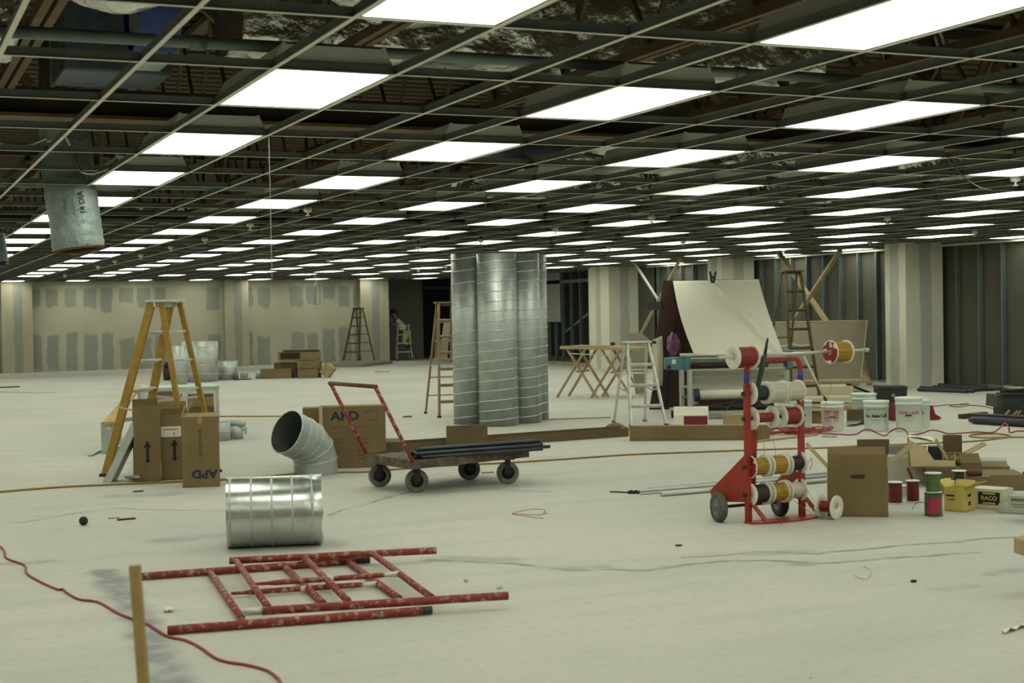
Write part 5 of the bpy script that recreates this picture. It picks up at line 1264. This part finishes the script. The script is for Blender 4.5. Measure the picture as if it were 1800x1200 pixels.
# ---------------------------------------------------------------- wire spools
def spool(lab, c, axis, wd_, r_, wr, wm, flm=SPOOLW, label=None, group=None, loose=(), name='wire_spool', tone=None):
    axis = Vector(axis).normalized(); c = Vector(c); t = thing(name, lab, 'wire spool', c, 0, group)
    T = axis_mat(c-axis*wd_/2, c+axis*wd_/2)
    for z in (0, wd_-.007):
        MB().lathe([(.014, z), (r_*.97, z), (r_, z+.002), (r_, z+.006), (r_*.97, z+.008), (.014, z+.008)], T, 36, closed=True).build('flange', flm, t)
    MB().lathe([(.022, .008), (.022, wd_-.008)], T, 20).lathe([(.013, 0), (.013, wd_)], T, 16).build('core', flm, t)
    n = max(6, int((wd_-.016)/.0055)); prof = [(.023, .0085)]
    for k in range(n*2+1): prof.append((wr+(.0022 if k % 2 else -.0005)+.0018*math.sin(k*1.3), .0085+(wd_-.017)*k/(n*2)))
    prof.append((.023, wd_-.0085))
    MB().lathe(prof, T, 36).build('winding', wm, t)
    if label:
        MB().lathe([(.02, -.001), (r_*.93, -.001)], T, 36).build('flange_label', label, t)
    for pts in loose: MB().tube(smooth_path(pts, 6), .0022, 5).build('loose_wire', wm, t)
    return t
# red wire cart
A, Bp = at(1316, 919), at(1410, 908.5)
uu = (Bp-A); uu.z = 0; SPAN = uu.length; uu.normalize(); bb_ = Vector((-uu.y, uu.x, 0))
rc = thing('wire_cart', 'orange-red two-wheeled wire cart loaded with spools', 'cart', (A+Bp)/2)
def K(s, z, b=0.0): return A+uu*s*SPAN+bb_*b+Zv*z
for s in (0, 1): MB().bar(K(s, .01), K(s, 1.0), .05, .028, bb_).build('post', REDO, rc, bevel=.004)
arcp = [K(0, .98), K(.0, 1.06)]+[K(.10-.10*math.cos(q), 1.09+.085*math.sin(q)) for q in [k*PI/16 for k in range(1, 9)]]+[K(.9+.10*math.sin(q), 1.09+.085*math.cos(q)) for q in [k*PI/16 for k in range(0, 9)]]+[K(1, .98)]
MB().tube(arcp, .019, 12).build('top_bow', REDO, rc)
for s in (0, 1): MB().tube([K(s, 1.01), K(s, 1.085)], .0215, 12).build('blue_tape_band', NAVYT, rc, label='blue tape wrapped around the bend')
plate = [K(-.06, 0, .02), K(1.22, 0, .02)]+[K(1.22-1.28*q, 0, -.07-.085*math.sin(PI*q)**.7) for q in [k/12 for k in range(13)]]
MB().prism([p+Zv*.012 for p in plate], (0, 0, -.011)).build('toe_plate', REDO, rc)
for s in (0, 1): MB().bar(K(s+.02, .16, -.01), K(s+.16, .015, -.10), .03, .012, bb_).build('toe_strut', REDO, rc)
for s, wx in ((0, -.50), (1, .93)):
    MB().prism([K(s-(.02 if s == 0 else -.02), .50, .01), K(s-(.02 if s == 0 else -.02), .15, .01), K(s+(wx*.5 if s == 0 else -.05), .14, .26), K(s+(wx*.5 if s == 0 else -.05), .22, .28)], uu*.008).build('gusset', REDO, rc)
wl_, wr_ = at(1264, 917), at(1371, 907)
for p in (wl_, wr_):
    p = p+Zv*.108
    tw = MB().lathe([(.06, -.026), (.098, -.03), (.108, -.018), (.108, .018), (.098, .03), (.06, .026)], axis_mat(p, p+uu*.9-bb_*.25), 30, closed=True).build('wheel', TYRED if p.x < 5.9 else BLACKR, rc)
    MB().lathe([(.012, -.036), (.02, -.036), (.024, -.026), (.056, -.024), (.06, -.030), (.064, -.026), (.064, .02), (.012, .02)], axis_mat(p, p+uu*.9-bb_*.25), 20, closed=True).build('hub', HUB, tw)
MB().tube([wl_+Zv*.108, wr_+Zv*.108], .012, 10).build('axle', BLACK, rc)
MB().bar(K(.22, .18, .1), K(.22, .66, .06), .05, .025, bb_).build('rear_sleeve', REDO, rc)
MB().tube([K(.22, .62, .06), K(.20, .86, .05)], .007, 8).build('black_rod', BLACKR, rc)
ROWS = (.935, .755, .405, .205)
for z in ROWS:
    MB().tube([K(-.09, z), K(1.06, z)], .009, 10).build('spool_rod', BLACK, rc)
    for s in (-.07, 1.04): MB().tube([K(s-.015, z), K(s+.03, z)], .016, 6).build('rod_nut', BLACK, rc)
g_ = 'spools on the red wire cart'
Lw = .142
def sp(lab, s, z, wm, wr=.062, r_=.083, wd_=Lw, **k): return spool(lab, K(s, z), uu, wd_, r_, wr, wm, group=g_, **k)
sp('black wire spool at the post end of the upper cart row', .20, ROWS[0], W_BLK, .052)
sp('white wire spool in the middle of the upper cart row', .51, ROWS[0], W_WHT, .073)
sp('white wire spool at the far end of the upper cart row', .83, ROWS[0], W_WHT, .068)
sp('nearly empty red wire spool in the second cart row', .27, ROWS[1], W_RED, .032, wd_=.19)
sp('full red wire spool in the second cart row', .77, ROWS[1], W_RED, .06, wd_=.16)
sp('yellow wire spool with crimson labelled flange in the third cart row', .17, ROWS[2], W_YEL, .06, label=LBLRED, loose=([K(.3, .47), K(.27, .60, -.02), K(.30, .70, .01)],))
sp('yellow wire spool in the middle of the third cart row', .51, ROWS[2], W_YEL, .066, loose=([K(.52, .47), K(.47, .62), K(.42, .75)],))
sp('dark brown wire spool in the third cart row', .85, ROWS[2], W_BRN, .05, loose=([K(.98, .41, -.09), K(1.03, .44, -.09), K(1.04, .40, -.09), K(1.0, .36, -.09)],))
sp('dark wire spool at the bottom row nearest the gusset', .17, ROWS[3], W_BRN, .064, loose=([K(.33, .16, -.06), K(.30, .05, -.12), K(.27, .004, -.2)],))
sp('yellow wire spool in the bottom row of the cart', .51, ROWS[3], W_YEL, .064, loose=([K(.5, .25, -.06), K(.75, .12, -.1), K(1.05, .004, -.17)], [K(.66, .26, -.05), K(.85, .13, -.1), K(1.14, .004, -.2)]))
sp('clear white wire spool at the bottom row end', .84, ROWS[3], W_WHT, .055, loose=([K(.98, .22, -.07), K(1.08, .11, -.1), K(1.24, .003, -.15)],))
zt = 1.205; fo = -.03
bar0, bar1 = K(-.55, zt-.0, fo), K(2.26, zt+.014, fo)
tbr = thing('spool_bar', 'galvanised conduit bar lying across the top of the red wire cart', 'bar', (bar0+bar1)/2)
MB().tube([bar0, bar1], .0115, 12).build('conduit', CONDB, tbr)
MB().tube([bar1-uu*.03, bar1+uu*.012], .016, 12).build('end_collar', GALVD, tbr)
spool('bright red wire spool hung on the top conduit bar', K(-.11, zt, fo), uu, .185, .088, .066, W_RED, loose=([K(.0, zt-.066, fo-.0), K(-.02, zt-.22, fo-.02), K(-.14, zt-.33, fo+.1), K(-.30, zt-.40, fo+.1)],))
spool('yellow wire spool with a red and white label on the top conduit bar', K(1.69, zt+.008, fo), uu, .165, .088, .072, W_YEL, label=LBLRED, loose=([K(1.6, zt-.06, fo), K(1.55, zt-.2, fo-.01), K(1.45, zt-.36, fo), K(1.25, zt-.62, fo+.02)],))
gh = thing('hand_tool', 'green-gripped tool with a black tip stuck upright on the cart', 'tool', K(.12, .9, .03))
MB().tube([K(.10, .93, -.045), K(.2, 1.12, -.05), K(.27, 1.22, -.045)], [.016, .02, .015], 10).build('grip', GREENH, gh)
MB().tube([K(.265, 1.21, -.045), K(.33, 1.33, -.04)], [.012, .009], 8).build('tip', BLACK, gh)
# fallen spool
pS = at(1462, 912)
spool('white-flanged nearly empty red wire spool lying beside the slotted carton', pS+Zv*.088+bb_*.03, Vector((.35, -.94, 0)), .14, .088, .036, W_RED)

# steel conduits on the floor
CND = [((1125, 869.5), (1452, 843), .009, CONDB), ((1162, 872.5), (1452, 848), .018, CONDB), ((1104, 867), (1452, 839), .010, GALVD), ((1118, 864.5), (1452, 836.5), .010, CONDB), ((1072, 865), (1108, 866.5), .006, BLACK), ((1140, 860), (1452, 833), .010, GALVD)]
for k, (a, c_, r_, m_) in enumerate(CND):
    single('steel_conduit', MB().tube([at(*a)+Zv*r_, at(*c_)+Zv*r_], r_, 10), m_, ('thin bright conduit', 'thickest shiny conduit nearest the lens', 'dull grey conduit', 'bright conduit behind the dull one', 'short black rod at the tip', 'rearmost dull conduit')[k]+' in the floor bundle behind the wire cart', 'conduit', 'conduits on the floor')
b = MB()
for k in range(5): p = at(1106+k*4, 868-k % 2); b.ball(p+Zv*.016, .016, 8)
single('pipe_fittings', b, BLACK, 'small cluster of black fittings at the conduit ends', 'fittings')

# ---------------------------------------------------------------- the carton with a hand slot and the clutter beside it
t, w_, d, h = cpx('slotted_carton', 'big brown carton with a torn hand slot and spread flaps', 1456, 1560, 908, h=.355, d=.34, drot=.02, flaps=(('f', .105, -7, CARD), ('b', .13, 0), ('l', .22, 42), ('r', .24, 48)))
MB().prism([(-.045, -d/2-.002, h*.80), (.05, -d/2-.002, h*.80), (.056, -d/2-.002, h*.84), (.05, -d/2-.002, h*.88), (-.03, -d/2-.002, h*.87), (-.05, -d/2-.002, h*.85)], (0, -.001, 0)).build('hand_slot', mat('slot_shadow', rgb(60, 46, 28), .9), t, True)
cpx('flap_carton', 'open carton with one tall flap behind the slotted carton', 1514, 1572, 838, h=.20, d=.25, m=CARDD, flaps=(('b', .12, 4, CARDD), ('r', .10, 50, CARDD)), drot=.15)
cpx('grey_carton', 'pale grey carton with open top behind the red wire spools', 1561, 1628, 849, yt=803, d=.3, m=GCARD, mi=GCARD, flaps=(('b', .09, -30), ('f', .05, -70), ('r', .07, 60)), drot=-.03)
zB = 0
t, w_, d, h = cpx('brown_carton', 'low brown carton under the torn pale carton', 1628, 1690, 857, h=.165, d=.35, m=CARDD, closed=True, drot=.05)
p = at(1659, 857)+vf*.17
t = thing('torn_carton', 'torn pale carton lying open on the low brown carton', 'box', p+Zv*h, face_rot(1659))
MB().prism([(-.22, -.12, 0), (.14, -.12, 0), (.14, -.12, .06), (-.03, -.12, .065), (-.10, -.12, .17), (-.24, -.12, .24)], (0, .01, 0)).build('torn_side', mat('pale_carton_side', rgb(196, 180, 142), .85), t, True)
b = MB(); b.box((-.04, .03, .006), (.38, .30, .012)); b.slab([(-.24, -.12, .0), (-.24, .18, .0), (-.25, .18, .26), (-.25, -.12, .25)], .008); b.slab([(.14, -.12, 0), (.14, .18, 0), (.14, .18, .10), (.14, -.12, .06)], .006); b.build('carton_body', CARDL, t, True)
MB().grid(lambda i, j: (-.24+.20*i, -.10+.2*j, .26-.03*i+.015*math.sin(j*5+i*3)), 5, 4, False, th=.005).build('torn_flap', WHITEP, t, True)
MB().grid(lambda i, j: (-.02+.10*i+.01*j, -.06+.02*j, .22-.17*i+.03*j), 6, 3, False, th=.005).build('torn_strip', CARDL, t, True)
MB().box((-.02, .05, .09), (.12, .12, .16)).build('grey_lining', BLUEBL, t, True)
cpx('flap_carton', 'small open carton with raised flap beside the torn carton', 1664, 1698, 845, h=.22, d=.3, m=CARDD, flaps=(('b', .16, 0, CARDD), ('r', .2, 62), ('f', .03, 10)), drot=.1)
cpx('brown_carton', 'brown carton with a half raised lid flap behind the flat carton', 1689, 1726, 852, h=.19, d=.3, flaps=(('f', .10, -40, CARD), ('b', .04, 0)), drot=.35)
cpx('brown_carton', 'longer brown carton behind the flat carton', 1718, 1774, 846, h=.13, d=.45, closed=True, drot=.1, m=CARD, tape=False)
cpx('grey_carton', 'thin pale grey tray standing behind the longer brown carton', 1716, 1769, 826, h=.09, d=.3, m=GCARD, mi=GCARD, closed=True)
cpx('flat_carton', 'wide flat closed carton with a pale top above the RACO carton'.replace('RACO', 'black labelled'), 1700, 1800, 862, h=.13, d=.42, m=CARD, closed=True, drot=.2)
for (x, yb, lab) in ((1577, 886, 'dark red wire spool standing next to the slotted carton'), (1608, 883, 'dark red wire spool standing second from the slotted carton')):
    r_ = .058 if x < 1590 else .052; p = at(x, yb)+vf*r_
    spool(lab, p+Zv*.085, (0, 0, 1), .17, r_*1.05, r_*.9, W_DRED)
t = spool('loose white flange spool tucked behind the two dark red spools', at(1593, 876)+vf*.06+Zv*.052, (0, 0, 1), .10, .055, .035, W_WHT)
p = at(1645, 908)+vf*.06
spool('lower green wire spool with a magenta label in the stack of two', p+Zv*.0855, (0, 0, 1), .165, .066, .062, W_GRN, flm=mat('green_flange', rgb(58, 92, 52), .5))
lb = [Vector((p.x, p.y, 0))]
T = axis_mat(p, p+Zv)
pth = face_rot(1645)
mg = MB().grid(lambda i, j: p+Vector((-.0668*math.sin(-pth-.1+(-.75+1.5*(1-i))), -.0668*math.cos(-pth-.1+(-.75+1.5*(1-i))), .02+.12*j)), 8, 1, True)
mo = mg.build('magenta_label', MAGENTA, bpy.data.objects[[o.name for o in bpy.data.objects if o.get('label', '').startswith('lower green')][0]])
spool('upper green wire spool in the stack of two', p+Zv*(.17+.075), (0, 0, 1), .145, .062, .05, W_GRN)
t, w_, d, h = cpx('yellow_carton', 'open yellow carton with black print beside the green spools', 1661, 1693, 899, h=.175, d=.17, m=YCARD, mi=YCARD, drot=-.5, w_=.16, flaps=(('r', .11, 62), ('l', .07, 40), ('b', .05, 20)))
b = MB().box((-.03, -d/2-.001, .12), (.07, .001, .012)).box((-.02, -d/2-.001, .09), (.06, .001, .006)).box((w_/2+.001, .0, .12), (.001, .05, .02)).box((w_/2+.001, .0, .06), (.001, .03, .03)); b.build('black_print', INK, t, True)
p = at(1689, 882)+vf*.04
spool('black wire spool with a white top flange in the yellow carton', p+Zv*.20, (0, 0, 1), .09, .058, .038, W_BLK)
spool('small yellow wire spool behind the yellow carton', at(1664, 873)+vf*.12+Zv*.052, (0, 0, 1), .10, .05, .038, W_YEL)
single('brown_bottle', MB().tube([at(1706, 862)+Zv*.15, at(1722, 862)+Zv*.15], [.03, .045], 14), DKWOOD, 'dark brown bundle lying beside the white spool flange', 'bundle') if False else None
t, w_, d, h = cpx('brown_carton', 'small brown carton with dark contents behind the yellow carton', 1700, 1742, 880, h=.19, d=.2, closed=True, drot=.1)
single('brown_bundle', MB().tube([at(1702, 880)+vf*.02+Zv*.215, at(1727, 879)+vf*.04+Zv*.215], [.022, .026], 12), DKWOOD, 'dark brown bundle on top of the small carton', 'bundle')
t, w_, d, h = cpx('raco_carton', 'white and yellow carton with a black RACO label', 1706, 1760, 895, h=.155, d=.20, m=WCARD, mi=WCARD, closed=True, drot=-.42, w_=.26)
MB().box((.025, -d/2-.001, h*.55), (.17, .002, .095)).build('black_label', INK, t, True)
lettering(MB(), 'RACO', .045, frame((.025, -d/2-.003, h*.55), (1, 0, 0), (0, 0, 1)), bold=.001).build('brand_lettering', mat('pale_gold_print', rgb(206, 196, 150), .7), t, True)
b = MB()
for z in (.10, -.10): b.box((.025, -d/2-.0025, h*.55+z*.36), (.10, .001, .012))
b.build('yellow_band', YCARD, t, True)
MB().box((-w_/2-.001, .0, h*.5), (.002, d*.86, h*.72)).build('yellow_end_label', YCARD, t, True)
MB().box((-w_/2-.0025, .0, h*.24), (.001, d*.7, .02)).build('end_print', INK, t, True)
t, w_, d, h = cpx('grey_carton', 'pale grey printed carton on the metal box at the picture edge', 1772, 1816, 899, h=.11, d=.14, zb=.075, m=GCARD, mi=GCARD, closed=True, drot=-.15)
MB().box((-.0, -d/2-.001, h*.75), (w_*.75, .001, .022)).box((-.0, -d/2-.001, h*.45), (w_*.7, .001, .008)).box((-.0, -d/2-.001, h*.3), (w_*.6, .001, .006)).build('faded_printing', mat('faded_grey_print', rgb(104, 106, 96), .8), t, True)
cpx('metal_box', 'low grey steel box under the pale printed carton', 1756, 1816, 903, h=.07, d=.2, m=GALVD, mi=GALVD, closed=True, drot=-.2)
single('teal_leaflet', MB().grid(lambda i, j: at(1770+40*i, 893)+Zv*(.078+.02*j+.01*math.sin(i*6))+vf*(-.06+.0*j)-vf*.1*j, 6, 3, True, th=.002), mat('teal_paper', rgb(140, 170, 166), .7), 'pale teal leaflet on the low grey steel box', 'paper')
single('wood_scrap', MB().bar(at(1800, 846)+Zv*.03, at(1822, 842)+Zv*.16, .06, .04), DKWOOD, 'dark brown wood bit at the picture edge beside the flat carton', 'scrap')
single('red_strip', MB().bar(at(1606, 856)-vf*.07+Zv*.002, at(1594, 856)-vf*.03+Zv*.17, .03, .012), W_DRED, 'red strip leaning against the pale grey carton', 'scrap')
single('floor_wire', MB().tube(smooth_path([at(x, y, .004) for x, y in ((1604, 894), (1608, 886), (1618, 882), (1632, 886))], 6), .0022, 5), W_BLK, 'thin dark wire on the floor by the green spools', 'wire')
single('floor_wire', MB().tube(smooth_path([at(x, y, .004) for x, y in ((1632, 899), (1640, 907), (1650, 912))], 6), .0022, 5), W_WHT, 'thin white wire end in front of the green spools', 'wire')
